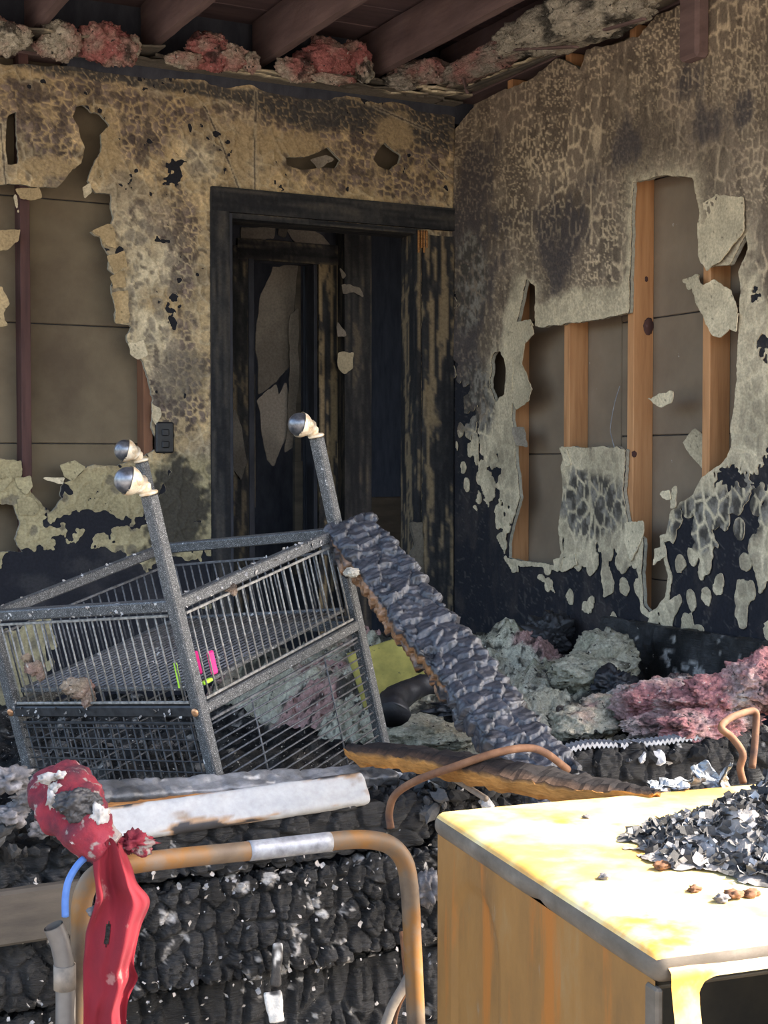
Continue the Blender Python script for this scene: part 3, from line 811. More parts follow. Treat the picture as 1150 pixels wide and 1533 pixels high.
# knots and scorch on the long stud
c = on(965, 490, 0, XR + .05)
for (px, py, sx, sz, k) in ((972, 488, .022, .03, 1), (950, 680, .012, .012, 2), (968, 418, .007, .010, 3)):
    c = on(px, py, 1, 4.2075)
    v, f = lump((c[0], 4.2075, c[2]), (sx, .0022, sz), 80 + k, 3, .3)
    part(wall_right, 'knot', v, f, M['stud_dark'], None, True, label='dark knot in the pine stud')
g = G().box((XR + .06, 4.15, 2.63), (.09, 2.8, .05), bev=.003); part(wall_right, 'top_plate', g.v, g.f, M['joist'])
S = [([(1050, 305), (1075, 292), (1118, 296), (1121, 345), (1100, 375), (1088, 390), (1066, 406), (1052, 385), (1048, 340)], CREAM * .9, .014), ([(1037, 425), (1048, 415), (1060, 428), (1078, 420), (1098, 433), (1107, 460), (1106, 485), (1088, 508), (1075, 500), (1055, 465)], CREAM * .95, .016),
     ([(762, 488), (780, 482), (802, 482), (806, 500), (790, 515), (785, 545), (802, 583), (795, 600), (775, 612), (760, 590), (758, 530)], CREAM * .85, .010), ([(975, 597), (986, 592), (1015, 585), (1012, 602), (992, 611)], CREAM * 1.05, .016),
     ([(1000, 418), (1026, 406), (1018, 425), (1008, 432)], CREAM * .95, -.07), ([(1037, 610), (1050, 598), (1048, 612)], CREAM, -.06), ([(1020, 640), (1032, 655), (1042, 685), (1026, 702), (1008, 680), (1000, 662)], CREAM * .75, -.07),
     ([(988, 738), (1006, 733), (1010, 748), (996, 745)], CREAM * 1.1, .01), ([(1008, 730), (1018, 728), (1016, 758), (1006, 762)], CREAM * .9, .01), ([(938, 782), (965, 780), (968, 800), (952, 840), (940, 812)], CREAM, .012), ([(984, 822), (998, 815), (1002, 832), (986, 845)], CREAM, .012),
     ([(843, 670), (852, 668), (858, 695), (850, 700)], CREAM, .012), ([(760, 490), (800, 478), (804, 488), (762, 502)], CREAM * .8, .013), ([(770, 640), (786, 638), (792, 668), (776, 668)], GREY * 1.4, .01), ([(1090, 478), (1112, 470), (1110, 495), (1098, 492)], CREAM * 1.05, .02), ([(832, 838), (865, 830), (868, 845), (846, 856), (834, 850)], CREAM, .012), ([(995, 470), (1000, 505), (1040, 502), (1038, 468)], CREAM * .45, -.09)]
for k, (P, cc, off) in enumerate(S[:-1]):
    scrap(wall_right, P, 'r', off, 70 + k, cc, tilt=(RNG.uniform(-.1, .05), RNG.uniform(-.08, .08)))
w = [on(x, y, 0, XR + .02) for x, y in ((928, 578), (920, 605), (914, 640), (916, 655), (924, 685))]
g = G().tube(smooth_path(w, 6), .0016, 6)
part(wall_right, 'loose_wire', g.v, g.f, M['corr'])

# ================================================================ doorway and hall
door = struct('door_1', *(lambda g: (g.v, g.f))(G().box((DX0 + .012, YB + .06, DZ / 2), (.024, .15, DZ), bev=.003)), M['char_soft'])
def streaked(root, name, ctr, size, seed, amt, side=None):
    """a casing board, sooty with streaks of old paint"""
    V0, W, f, nn = gridbox(size, .012, .004, lambda P: .0012 * fbm(P[:, 0] * 60, P[:, 1] * 60, P[:, 2] * 6 + seed, 3, seed))
    st = fbm(V0[:, 0] * 55 + seed, V0[:, 1] * 55, V0[:, 2] * 3.2, 4, seed, .6) if size[2] > size[0] else fbm(V0[:, 0] * 3.2 + seed, V0[:, 1] * 55, V0[:, 2] * 55, 4, seed, .6)
    st = st + .25 * fbm(V0[:, 0] * 90, V0[:, 1] * 90, V0[:, 2] * 30, 2, seed + 3)
    a = ss(.18 - amt * .5, .34 - amt * .5, st)
    c = mix(mix(np.array([.016, .016, .018]), np.array([.045, .042, .04]), ss(-.3, .3, st)), TAN * .8, a * min(1, amt * 2.2))
    return part(root, name, W + np.asarray(ctr), f, M['wall'], c)
streaked(door, 'door_casing', (2.068, YB - .013, 1.06), (.080, .026, 2.12), 3, .02)
streaked(door, 'door_casing', (2.60, YB - .014, 2.085), (1.14, .028, .10), 4, .02)
streaked(door, 'door_casing', (3.085, YB - .013, 1.0), (.155, .026, 2.02), 5, .24)
streaked(door, 'door_jamb', (2.992, YB + .06, DZ / 2), (.026, .15, DZ), 6, .22)
streaked(door, 'door_jamb', (2.55, YB + .06, DZ - .012), (.86, .15, .024), 7, .05)
g = G()
for i in range(4):
    a = on(626 + i * 4, 345, 1, YB - .02); b = on(628 + i * 4, 378 - 7 * (i % 2), 1, YB - .03)
    g.box((a + b) / 2, (.008, .010, abs(a[2] - b[2])), bev=.002)
part(door, 'splintered_wood', g.v, g.f, M['wood_fresh'], label='fresh orange splinters at the head of the jamb')
YH = 6.40
hp = lambda x, y, Y=YH: on(x, y, 1, Y)
# hall back wall with its own door frame
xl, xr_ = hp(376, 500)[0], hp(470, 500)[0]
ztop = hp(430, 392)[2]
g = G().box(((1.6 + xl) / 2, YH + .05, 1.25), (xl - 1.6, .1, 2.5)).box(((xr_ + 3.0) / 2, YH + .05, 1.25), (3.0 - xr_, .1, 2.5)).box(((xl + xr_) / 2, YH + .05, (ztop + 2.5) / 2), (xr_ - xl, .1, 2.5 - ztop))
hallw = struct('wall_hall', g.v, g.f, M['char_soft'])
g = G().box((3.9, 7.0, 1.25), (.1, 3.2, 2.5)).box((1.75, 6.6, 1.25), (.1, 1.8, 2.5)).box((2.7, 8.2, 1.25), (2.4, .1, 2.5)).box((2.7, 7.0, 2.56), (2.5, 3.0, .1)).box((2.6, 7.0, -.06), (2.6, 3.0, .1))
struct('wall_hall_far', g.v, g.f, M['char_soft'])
g = G().box((.90, YB + .135, 1.48), (2.2, .03, 2.96)).box((3.0, YB + .135, 2.52), (2.0, .03, .88))  # unseen backing added to stop daylight leaking through the gaps
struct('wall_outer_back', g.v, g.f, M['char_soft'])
g = G().box((XR + .135, 4.25, 1.48), (.03, 2.96, 2.96))  # unseen, added behind the right sheathing to block light at its seams
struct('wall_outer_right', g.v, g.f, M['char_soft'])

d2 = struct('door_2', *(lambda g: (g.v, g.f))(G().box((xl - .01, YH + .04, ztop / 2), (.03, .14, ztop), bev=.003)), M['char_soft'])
streaked(d2, 'door_casing', ((xl + hp(350, 500)[0]) / 2 - .01, YH - .012, ztop / 2 + .03), (xl - hp(350, 500)[0] + .03, .024, ztop + .06), 13, .14)
streaked(d2, 'door_casing', (hp(489, 500)[0], YH - .012, ztop / 2 + .03), (hp(503, 500)[0] - hp(474, 500)[0], .024, ztop + .06), 14, .27)
streaked(d2, 'door_casing', (hp(430, 500)[0], YH - .014, ztop + .045), (hp(503, 500)[0] - hp(352, 500)[0], .028, .10), 15, .1)
# peeled facing of the inner door and battens
def hall_sheet(px, Y, seed, colr, name, root, thick=.006):
    P = np.array([tuple(on(x, y, 1, Y)[[0, 2]]) for x, y in px])
    lo, hi = P.min(0) - .01, P.max(0) + .01
    n = np.maximum(8, ((hi - lo) / .007).astype(int))
    a, b = np.linspace(lo[0], hi[0], n[0]), np.linspace(lo[1], hi[1], n[1])
    A, B = np.meshgrid(a, b, indexing='ij')
    d = poly_sdf(A, B, P) + fbm(A * 30, B * 12, seed, 3, seed) * .012
    c = mix(np.array(colr) * .7, np.array(colr) * 1.1, ss(-.3, .3, fbm(A * 6, B * 4, seed, 4, seed)))
    r = tear(a, b, d, .01 * fbm(A * 6, B * 3, seed, 2, seed), c, lambda u, v, o: np.stack([u, Y - o, v], -1), thick, np.array(colr), flip=True)
    if r: part(root, name, r[0][0], r[0][1], M['wall'], r[0][2], True)
PALE = np.array([.17, .145, .12])
hall_sheet([(392, 440), (410, 400), (445, 396), (440, 470), (432, 520), (434, 548), (424, 560), (414, 572), (386, 592), (384, 520), (386, 460)], YH + .13, 3, PALE, 'door_facing', d2)
hall_sheet([(386, 600), (414, 574), (418, 590), (428, 575), (432, 600), (430, 650), (410, 696), (400, 690), (392, 650)], YH + .12, 4, PALE * 1.15, 'door_facing', d2)
hall_sheet([(434, 470), (448, 460), (447, 560), (438, 670), (428, 676), (432, 600)], YH + .11, 5, PALE * 1.05, 'door_facing', d2)
for (a, b, y0_, y1_, Y, m) in ((440, 452, 690, 860, YH + .10, 'plank'), (462, 467, 700, 860, YH + .10, 'plank'), (440, 449, 396, 700, YH + .16, 'plank'), (456, 462, 396, 860, YH + .17, 'char_soft'), (377, 381, 560, 760, YH + .16, 'plank')):
    p0, p1 = hp(a, y1_, Y), hp(b, y0_, Y)
    g = G().box(((p0[0] + p1[0]) / 2, Y, (p0[2] + p1[2]) / 2), (p1[0] - p0[0], .03, p1[2] - p0[2]), bev=.003)
    part(d2, 'batten', g.v, g.f, M[m])
# post to the right of the inner door
p0, p1 = hp(506, 1000, YH - .02), hp(546, 345, YH - .02)
streaked(hallw, 'post', ((p0[0] + p1[0]) / 2, YH - .05, 1.22), (p1[0] - p0[0], .10, 2.44), 16, .06)
for k, (px, cc, Y) in enumerate([([(506, 528), (530, 527), (531, 552), (518, 560), (508, 552)], CREAM * .75, YH - .115), ([(505, 480), (520, 496), (522, 506), (506, 504)], PALE, YH - .115), ([(510, 425), (540, 430), (546, 448), (530, 436), (514, 440)], PALE * .9, YH - .115), ([(508, 400), (520, 412), (512, 420)], PALE, YH - .115),
        ([(362, 340), (412, 338), (410, 358), (385, 356), (362, 360)], PALE, YH - .02), ([(430, 345), (460, 335), (478, 350), (494, 368), (450, 366), (436, 358)], PALE * 1.05, YH - .02), ([(418, 340), (432, 338), (428, 356), (416, 352)], PALE * .7, YH - .02)]):
    hall_sheet(px, Y, 20 + k, cc, 'paint_flake', hallw, .004)
for k, (px, cc) in enumerate([([(345, 650), (352, 615), (362, 640), (370, 690), (362, 720), (348, 700)], PALE * .9), ([(342, 690), (350, 680), (352, 710), (342, 716)], PALE * 1.2)]):
    hall_sheet(px, YH - .05, 30 + k, cc, 'paint_flake', hallw, .004)
# broken shelf at the bottom of the closet, stub of a jamb
p = on(620, 830, 1, YB - .03); q = on(636, 880, 1, YB - .03)
hall_sheet([(614, 782), (632, 784), (636, 850), (636, 880), (618, 878), (616, 830), (622, 815)], YB - .03, 41, np.array([.13, .11, .085]), 'jamb_stub', door, .02)
p0, p1 = hp(550, 745, 6.9), hp(622, 820, 6.9)
g = G().box(((p0[0] + p1[0]) / 2, 7.0, (p0[2] + p1[2]) / 2), (p1[0] - p0[0], .05, p0[2] - p1[2]), bev=.004)
single('closet_panel', g.v, g.f, M['plank'], 'dull sooty panel standing low in the dark beyond the doorway', 'panel')

# ================================================================ ceiling
g = G()
ZC = 2.62
roof = thing('ceiling', None, None, (0, 0, 0), kind='structure')
for k in range(20):
    y0_, y1_ = 1.10 + k * .24, 1.10 + k * .24 + .235
    if y0_ > 5.6: break
    g = G().box((2.2, (y0_ + y1_) / 2, ZC + .24), (5.6, .235, .02), bev=.003)  # forward and right overhang is unseen, shaped to keep sun off the room
    part(roof, 'roof_board', g.v, g.f, M['deck'])
jx = [on(p, 100, 1, YB)[0] for p in (50, 225, 392, 553)]
stp = np.mean(np.diff(jx))
xsj = [jx[0] - stp * k for k in (3, 2, 1)] + jx + [jx[3] + .40]
for x in xsj:
    V0, W, f, nn = gridbox((.042, 4.4, .19), .03, .006, lambda P: .004 * fbm(P[:, 0] * 20, P[:, 1] * 9 + x * 7, P[:, 2] * 20, 3, 5))
    part(roof, 'joist', W + np.array([x, 3.36, ZC + .125]), f, M['joist'])
g = G().box((2.2, 1.12, ZC + .125), (5.6, .04, .2), bev=.004); part(roof, 'fascia_board', g.v, g.f, M['joist'])  # unseen front edge of the overhang, placed for its shadow line
# torn remains of the ceiling board along both walls, in layers
def ledge(a, b, zt, depth, seed, layers, nseg):
    """broken lengths of ceiling board along the wall from a to b, in layers, free edges torn"""
    rg = np.random.default_rng(seed)
    a, b = np.array(a, float), np.array(b, float)
    T = (b - a) / np.linalg.norm(b - a); N = np.array([T[1], -T[0]]); L = np.linalg.norm(b - a)
    for k in range(layers):
        cuts = np.sort(np.concatenate([[0, L], rg.uniform(0, L, nseg + k)]))
        for c0_, c1_ in zip(cuts, cuts[1:]):
            if c1_ - c0_ < .06: continue
            d0 = depth * (1 - .20 * k) * rg.uniform(.65, 1.15)
            tilt, roll = rg.uniform(-.02, .16), rg.uniform(-.03, .03)
            n = max(6, int((c1_ - c0_) / .018)); m = 4
            t = np.linspace(0, c1_ - c0_ + rg.uniform(-.01, .03), n)
            dd = d0 + .035 * fbm(t * 22, 0 * t + k, seed, 4, seed + k, .65) + .02 * fbm(t * 3, 0 * t, k, 2, seed + 4)
            th = rg.uniform(.006, .012); drp = .006 * fbm(t * 20, 0 * t + k, seed, 3, seed + 12)
            pale = ss(-.15, .25, fbm(t * 8, 0 * t, seed + k, 3, seed + 22))
            Vv, Ff, Cc = [], [], []
            for i_ in range(n):
                for j_ in range(m):
                    s_ = j_ / (m - 1)
                    for top in (0, 1):
                        q = a + T * (c0_ + t[i_]) + N * dd[i_] * s_
                        z = zt - .014 * k - tilt * dd[i_] * s_ + roll * t[i_] * .5 + (th if top else 0) + drp[i_] * s_
                        Vv.append((q[0], q[1], z))
                        Cc.append(mix(GREY * .55, CREAM * .95, pale[i_]) if j_ == m - 1 else GREY * (.85 if not top else .6))
            ix = lambda i_, j_, top: (i_ * m + j_) * 2 + top
            for i_ in range(n - 1):
                for j_ in range(m - 1):
                    Ff.append((ix(i_, j_, 0), ix(i_, j_ + 1, 0), ix(i_ + 1, j_ + 1, 0), ix(i_ + 1, j_, 0)))
                    Ff.append((ix(i_, j_, 1), ix(i_ + 1, j_, 1), ix(i_ + 1, j_ + 1, 1), ix(i_, j_ + 1, 1)))
                Ff.append((ix(i_, m - 1, 0), ix(i_, m - 1, 1), ix(i_ + 1, m - 1, 1), ix(i_ + 1, m - 1, 0)))
            part(roof, 'ceiling_board', Vv, Ff, M['plain'], np.array(Cc))
ledge((-.2, YB), (XR, YB), 2.612, .17, 3, 3, 5)
ledge((XR, YB), (XR, 3.3), 2.635, .17, 8, 3, 5)

# ---- insulation on the ledge, between the joists
def wool(name, label, blobs, seed, cols, group=None, cat='insulation', n=5, kind=None):
    """one torn clump: several lumps joined into a single surface group"""
    V, Fc, C = [], [], []
    off = 0
    for k, (ctr, size, w) in enumerate(blobs):
        v, f = lump(ctr, size, seed + k, n, .30, 2.0, .13, 9)
        c = mix(np.array(cols[0]), np.array(cols[1]), np.clip(w + 1.1 * fbm(v[:, 0] * 14, v[:, 1] * 14, v[:, 2] * 14 + seed, 4, seed + 2), 0, 1))
        sh = fbm(v[:, 0] * 40, v[:, 1] * 40, v[:, 2] * 40, 3, seed + 4)
        c = c * (1 + .35 * sh)[:, None]
        d2_ = fbm(v[:, 0] * 11, v[:, 1] * 11, v[:, 2] * 11 + 4, 3, seed + 6)
        c = mix(c, np.array([.03, .028, .027]), ss(.22, .36, d2_) * .8)
        V.append(v); C.append(c); Fc += [tuple(i + off for i in q) for q in f]
        off += len(v)
    return single(name, np.concatenate(V), Fc, M['wool'], label, cat, np.concatenate(C), True, group, kind)
PINKW = (.42, .155, .14); CRW = (.50, .44, .34); GRW = (.50, .455, .34)
def wp(x, y, Y): return on(x, y, 1, Y)
wool('insulation_clump', 'cream insulation clump at the upper left edge of the ceiling ledge', [(wp(12, 58, 5.36), (.075, .07, .055), .15), (wp(-12, 50, 5.4), (.08, .07, .07), .7)], 1, (CRW, PINKW), 'insulation clumps on the ledge')
wool('insulation_clump', 'pale tapering insulation clump just right of the first joist', [(wp(92, 62, 5.36), (.065, .06, .07), .35), (wp(72, 70, 5.36), (.05, .05, .04), .2)], 5, (CRW, PINKW), 'insulation clumps on the ledge')
wool('insulation_clump', 'rosy insulation clump beside the pale tapering clump', [(wp(155, 65, 5.36), (.09, .07, .075), .9), (wp(185, 78, 5.34), (.06, .06, .05), .7), (wp(200, 70, 5.34), (.03, .03, .04), .1)], 9, (CRW, PINKW), 'insulation clumps on the ledge')
wool('insulation_clump', 'bright pink rounded insulation clump with a cream right end', [(wp(315, 78, 5.36), (.10, .07, .065), .95), (wp(345, 85, 5.34), (.06, .06, .045), .6), (wp(375, 92, 5.33), (.035, .04, .04), .0), (wp(275, 90, 5.34), (.07, .05, .03), .25)], 13, (CRW, PINKW), 'insulation clumps on the ledge')
wool('insulation_clump', 'wide pink insulation clump wedged between two joists above the door', [(wp(490, 92, 5.36), (.13, .08, .08), 1.0), (wp(530, 88, 5.36), (.07, .07, .07), .85), (wp(445, 105, 5.35), (.08, .06, .045), .45), (wp(546, 105, 5.32), (.035, .04, .045), .0), (wp(500, 118, 5.30), (.09, .04, .02), .4)], 17, (CRW, PINKW), 'insulation clumps on the ledge')
wool('insulation_clump', 'low greyish insulation clump in the corner over the door', [(wp(620, 112, 5.36), (.10, .07, .05), .3), (wp(650, 108, 5.30), (.08, .06, .05), .45), (wp(600, 122, 5.33), (.07, .05, .03), .2)], 23, ((.36, .31, .25), PINKW), 'insulation clumps on the ledge')
def wr(x, y, X): return on(x, y, 0, X)
wool('insulation_clump', 'big cream insulation clump bulging over the right wall', [(wr(850, 35, 3.00), (.12, .30, .08), .0), (wr(800, 50, 3.02), (.10, .22, .06), .0), (wr(890, 15, 3.0), (.12, .28, .09), .0), (wr(780, 65, 3.04), (.07, .12, .04), .0), (wr(930, 15, 3.05), (.09, .2, .06), .2)], 29, (CRW, (.35, .3, .24)), 'insulation clumps on the ledge')
wool('insulation_clump', 'greyish insulation clump between the corner and the big cream one', [(wr(720, 95, 3.02), (.08, .25, .05), .3), (wr(745, 85, 3.02), (.07, .2, .04), .2), (wr(700, 105, 3.0), (.07, .15, .04), .3)], 37, ((.36, .31, .25), PINKW), 'insulation clumps on the ledge')
# loose laths and a splinter on the ledge
for k, (a, b, w_) in enumerate([((690, 100), (700, 140), .014), ((770, 75), (862, 70), .03), ((700, 132), (830, 82), .02), ((905, 45), (965, 28), .02)]):
    X = 2.98
    p, q = wr(*a, X), wr(*b, X)
    Rm = frame_from(q - p, (0, 0, 1))
    g = G().box((p + q) / 2, (np.linalg.norm(q - p), w_, .008), Rm, .002)
    single('lath_splinter', g.v, g.f, M['joist'] if k != 2 else M['plank'], ['thin splinter upright on the ledge in the corner', 'short flat lath under the big cream insulation clump', 'long lath along the torn ledge of the right wall', 'short lath nearest the top right post'][k], 'splinter', group='splinters on the ledge')
g = G().box((XR - .03, on(1050, 30, 0, XR)[1], 2.62), (.06, .10, .50), bev=.012)
single('roof_strut', g.v, g.f, M['joist'], 'smoked wooden strut end at the top of the right wall', 'strut')

# ================================================================ front knee wall
def gator(sx, sz, sy, amp, seed, sharp=.2):
    def d(P):
        w = .25 * fbm(P[:, 0] * 14, P[:, 1] * 14, P[:, 2] * 14, 2, seed)
        F1, F2, cid = worley(P[:, 0] / sx + w, P[:, 2] / sz + w, P[:, 1] / sy, seed, .8)
        dome = ss(0, sharp, F2 - F1)
        H1, H2, _ = worley(P[:, 0] / (sx * .55) + w, P[:, 2] / (sz * .45) + w, P[:, 1] / sy, seed + 7, .8)
        dome = dome * (.72 + .28 * ss(0, .22, H2 - H1))
        return amp * (dome * (.55 + .6 * cid) - .8) + amp * .34 * fbm(P[:, 0] * 30, P[:, 1] * 40, P[:, 2] * 150, 3, seed + 1) + amp * .5 * fbm(P[:, 0] * 7, P[:, 1] * 7, P[:, 2] * 7, 2, seed + 2)
    return d
def charcol(V0, W, disp, seed, base=.024, ash=.3):
    n = fbm(V0[:, 0] * 10, V0[:, 1] * 10, V0[:, 2] * 10, 4, seed)
    c = mix(np.full(3, base * .7), np.full(3, base * 2.6) * np.array([1, .99, 1.0]), ss(-.3, .3, n))
    a = fbm(V0[:, 0] * 45, V0[:, 1] * 45, V0[:, 2] * 45, 4, seed + 3) + .45 * fbm(V0[:, 0] * 8, V0[:, 1] * 8, V0[:, 2] * 8, 2, seed + 4)
    return mix(c, np.array([.50, .47, .43]), ss(.52 - ash * .3, .66 - ash * .3, a) * .9)
def charboard(root, name, ctr, size, cells, amp, seed, res=.0045, rad=.02, R=None, base=.009, ash=.3, m='char_vc'):
    dfn = gator(*cells, amp, seed)
    V0, W, f, nn = gridbox(size, res, min(rad, min(size) * .45), dfn)
    c = charcol(V0, W, None, seed, base, ash)
    if R is not None: W = W @ np.asarray(R).T
    return W + np.asarray(ctr), f, c
g = G().box((1.5, YF + .13, -.12), (5.4, .06, .66))
wf = struct('wall_front', g.v, g.f, M['char_soft'])
def row(x0, x1, z0, z1, y, cells, amp, seed, dep=.07, **k):
    W, f, c = charboard(wf, 'b', ((x0 + x1) / 2, y + dep / 2, (z0 + z1) / 2), (x1 - x0, dep, z1 - z0), cells, amp, seed, **k)
    return part(wf, 'charred_board', W, f, M['char_vc'], c, True)
row(.30, .70, -.05, .115, YF - .01, (.05, .055, .05), .016, 3)
row(.72, 1.75, -.055, .165, YF - .03, (.042, .060, .06), .022, 4)
row(.25, 1.75, -.30, -.055, YF + .01, (.048, .16, .06), .020, 5)
row(1.76, 2.9, -.30, .165, YF + .01, (.06, .07, .06), .018, 6, res=.012)
row(.78, 1.52, .165, .285, YF - .02, (.07, .06, .07), .018, 7, dep=.10, ash=.15)
row(1.53, 1.78, .14, .27, YF + .0, (.06, .05, .06), .03, 8, dep=.12, ash=.4)
row(1.85, 2.95, .13, .32, YF + .04, (.075, .13, .08), .020, 9, dep=.10, base=.006, ash=.0)
row(.20, .77, .15, .27, YF + .02, (.07, .05, .06), .03, 10, dep=.12, ash=.5)
# smooth smoked plank at the left
a, b = on(-30, 1345, 1, YF - .05), on(128, 1340, 1, YF - .05)
g = G().box(((a[0] + b[0]) / 2, YF - .045, .155), (b[0] - a[0], .03, .105), bev=.006)
part(wf, 'plank', g.v, g.f, M['plank'], label='smooth grey brown plank, less burnt than the rest')
# thin charred top board behind the white one
p, q = on(130, 1190, 1, YF + .10), on(590, 1158, 1, YF + .10)
Rm = frame_from(q - p, (0, -.3, 1))
W, f, c = charboard(wf, 'b', (p + q) / 2, (np.linalg.norm(q - p), .07, .028), (.06, .03, .05), .006, 12, res=.007, rad=.008, R=Rm, base=.07, ash=.1)
part(wf, 'top_board', W, f, M['beam_vc'], c, True)
p, q = on(150, 1207, 1, YF + .07), on(500, 1172, 1, YF + .07)
Rm = frame_from(q - p, (0, -.3, 1))
g = G().box((p + q) / 2, (np.linalg.norm(q - p), .03, .012), Rm, .003)
part(wf, 'split_lath', g.v, g.f, M['wood_fresh'], label='orange torn edge under the charred top board')
# white painted board
p, q = on(150, 1238, 1, YF + .0), on(548, 1180, 1, YF + .0)
Rm = frame_from(q - p, (0, -.95, .75))
size = (np.linalg.norm(q - p), .074, .030)
V0, W, f, nn = gridbox(size, .006, .012, lambda P: .0025 * fbm(P[:, 0] * 25, P[:, 1] * 60, P[:, 2] * 60, 3, 9))
n = fbm(V0[:, 0] * 9, V0[:, 1] * 26, V0[:, 2] * 26, 4, 17)
c = mix(np.array([.36, .355, .345]), np.array([.22, .165, .12]), ss(.0, .3, n + .3 * fbm(V0[:, 0] * 40, V0[:, 1] * 90, 0, 3, 71)))
e = np.abs(V0[:, 1] / .0425)
c = mix(c, np.array([.30, .19, .11]), ss(.10, .32, n + .42 * e ** 2 - .06))
c = mix(c, np.array([.035, .033, .034]), ss(.34, .44, n + .48 * e ** 2 - .06 + .12 * fbm(V0[:, 0] * 5, V0[:, 1] * 5, 0, 2, 5)))
o = single('painted_board', (W @ Rm.T) + (p + q) / 2, f, m_vc('chipped_white_paint', .6, .15, 60, .3, 90, .002), 'white painted board, chipped and charred at its edges, on the burnt wall', 'board', c, True)
# dangling charred strips on the siding
for k, (a, b, w_) in enumerate([((416, 1412), (412, 1475), .022), ((408, 1485), (414, 1530), .034)]):
    p, q = on(*a, 1, YF - .06), on(*b, 1, YF - .06)
    V0, W, f, nn = gridbox((np.linalg.norm(q - p), w_, .014), .004, .005, lambda P: .004 * fbm(P[:, 0] * 50, P[:, 1] * 50, P[:, 2] * 50, 3, k))
    Rm = frame_from(q - p, (-.3, -1, 0))
    c = mix(np.array([.06, .055, .05]), np.array([.66, .63, .58]), ss(-.1, .2, fbm(V0[:, 0] * 30, V0[:, 1] * 40, 0, 3, 7 + k) + (.35 if k else -.15) - (V0[:, 0] * 9 if not k else 0)))
    single('charred_strip', W @ Rm.T + (p + q) / 2, f, M['plain'], ['narrow grey strip with a pale tip clinging to the charred siding', 'short ash whitened strip below the narrow grey one'][k], 'strip', c, True, 'strips clinging to the siding')

# ================================================================ bent tube frame, pipe, cable
Y = 2.34
P = smooth_path([on(x, y, 1, Y) for x, y in ((118, 1700), (119, 1533), (121, 1400), (124, 1345), (142, 1312), (178, 1298), (235, 1288), (400, 1271), (500, 1259), (550, 1257), (585, 1266), (606, 1292), (614, 1340), (618, 1420), (623, 1533), (628, 1700))], 8)
fr = thing('tube_frame', 'rusty bent tube frame standing before the charred wall', 'frame', (P[:, 0].mean(), Y, P[:, 2].min()))
g = G().tube(P, .0175, 14); part(fr, 'bent_tube', g.v, g.f, M['rust_tube'], None, True)
a = [on(x, y, 1, Y) for x, y in ((372, 1274), (400, 1271), (450, 1265), (494, 1260))]
g = G().tube(smooth_path(a, 4), .0182, 14); part(fr, 'bare_sleeve', g.v, g.f, M['corr'], None, True, 'bare silvery stretch of the tube')  # highlight on the tube built as a paler sleeve
P = smooth_path([on(x, y, 1, 2.30) for x, y in ((96, 1700), (98, 1533), (97, 1455), (90, 1412), (80, 1386))], 6)
pp = thing('steel_pipe', 'short grey pipe with a cut end left of the red cloth', 'pipe', (P[0][0], P[0][1], P[:, 2].min()))
g = G().tube(P, .0165, 14, caps=False); g.tube(P, .0135, 14, caps=False); part(pp, 'pipe_wall', g.v, g.f, M['pipe'], None, True)
c = on(97, 1462, 1, 2.30)
g = G().lathe([(.0165, -.02), (.0185, -.02), (.0185, .02), (.0165, .02)], 16, Matrix.Translation(c)); part(pp, 'collar', g.v, g.f, M['grey_rod'], None, True)
P = smooth_path([on(x, y, 1, 2.26) for x, y in ((98, 1372), (98, 1345), (103, 1318), (118, 1293), (136, 1278), (150, 1268))], 6)
g = G().tube(P[:22], .0062, 8); 
cb = thing('blue_cable', 'blue cable curling up beside the red cloth', 'cable', P[0]); part(cb, 'sheath', g.v, g.f, M['blue'], None, True)
g = G().tube(P[20:], .0042, 7); part(cb, 'bare_wire', g.v, g.f, M['ash'], None, True)
# strut and wires at the lower right of the frame
st = [on(x, y, 1, 2.40) for x, y in ((566, 1570), (585, 1512), (604, 1478), (612, 1462))]
g = G().tube(smooth_path(st, 5), .010, 9)
single('bent_strut', g.v, g.f, M['grey_rod'], 'grey bent strut leaning on the lower right leg of the tube frame', 'strut', None, True)
g = G().tube(smooth_path([on(x, y, 1, 2.42) for x, y in ((596, 1560), (592, 1530), (598, 1505), (608, 1480), (605, 1440), (601, 1395))], 6), .004, 7)
single('loose_wire', g.v, g.f, M['rust_rod'], 'thin loose wire behind the lower right leg of the tube frame', 'wire', None, True)
v, f = lump(on(640, 1330, 1, 2.71), (.022, .03, .036), 91, 4, .5, 2.2, .2)
single('ash_lump', v, f, M['greyash'], 'grey ash lump between the tube frame and the orange appliance', 'lump', None, True)

for k, (x, y, s_, lab) in enumerate([(12, 1168, .030, 'ashy grey lump at the far left end of the burnt wall top'), (44, 1190, .022, 'smaller ashy lump touching the melted red bundle'), (18, 1218, .026, 'dark ashy lump below the far left grey lump'), (62, 1240, .020, 'small dark ashy lump under the melted red bundle')]):
    v, f = lump(on(x, y, 1, YF - .03 + .012 * k), (s_ * 1.3, s_, s_ * .8), 460 + k, 4, .5, 2.0, .25)
    single('ash_lump', v, f, M['greyash'], lab, 'lump', None, True, 'ash lumps on the burnt wall')
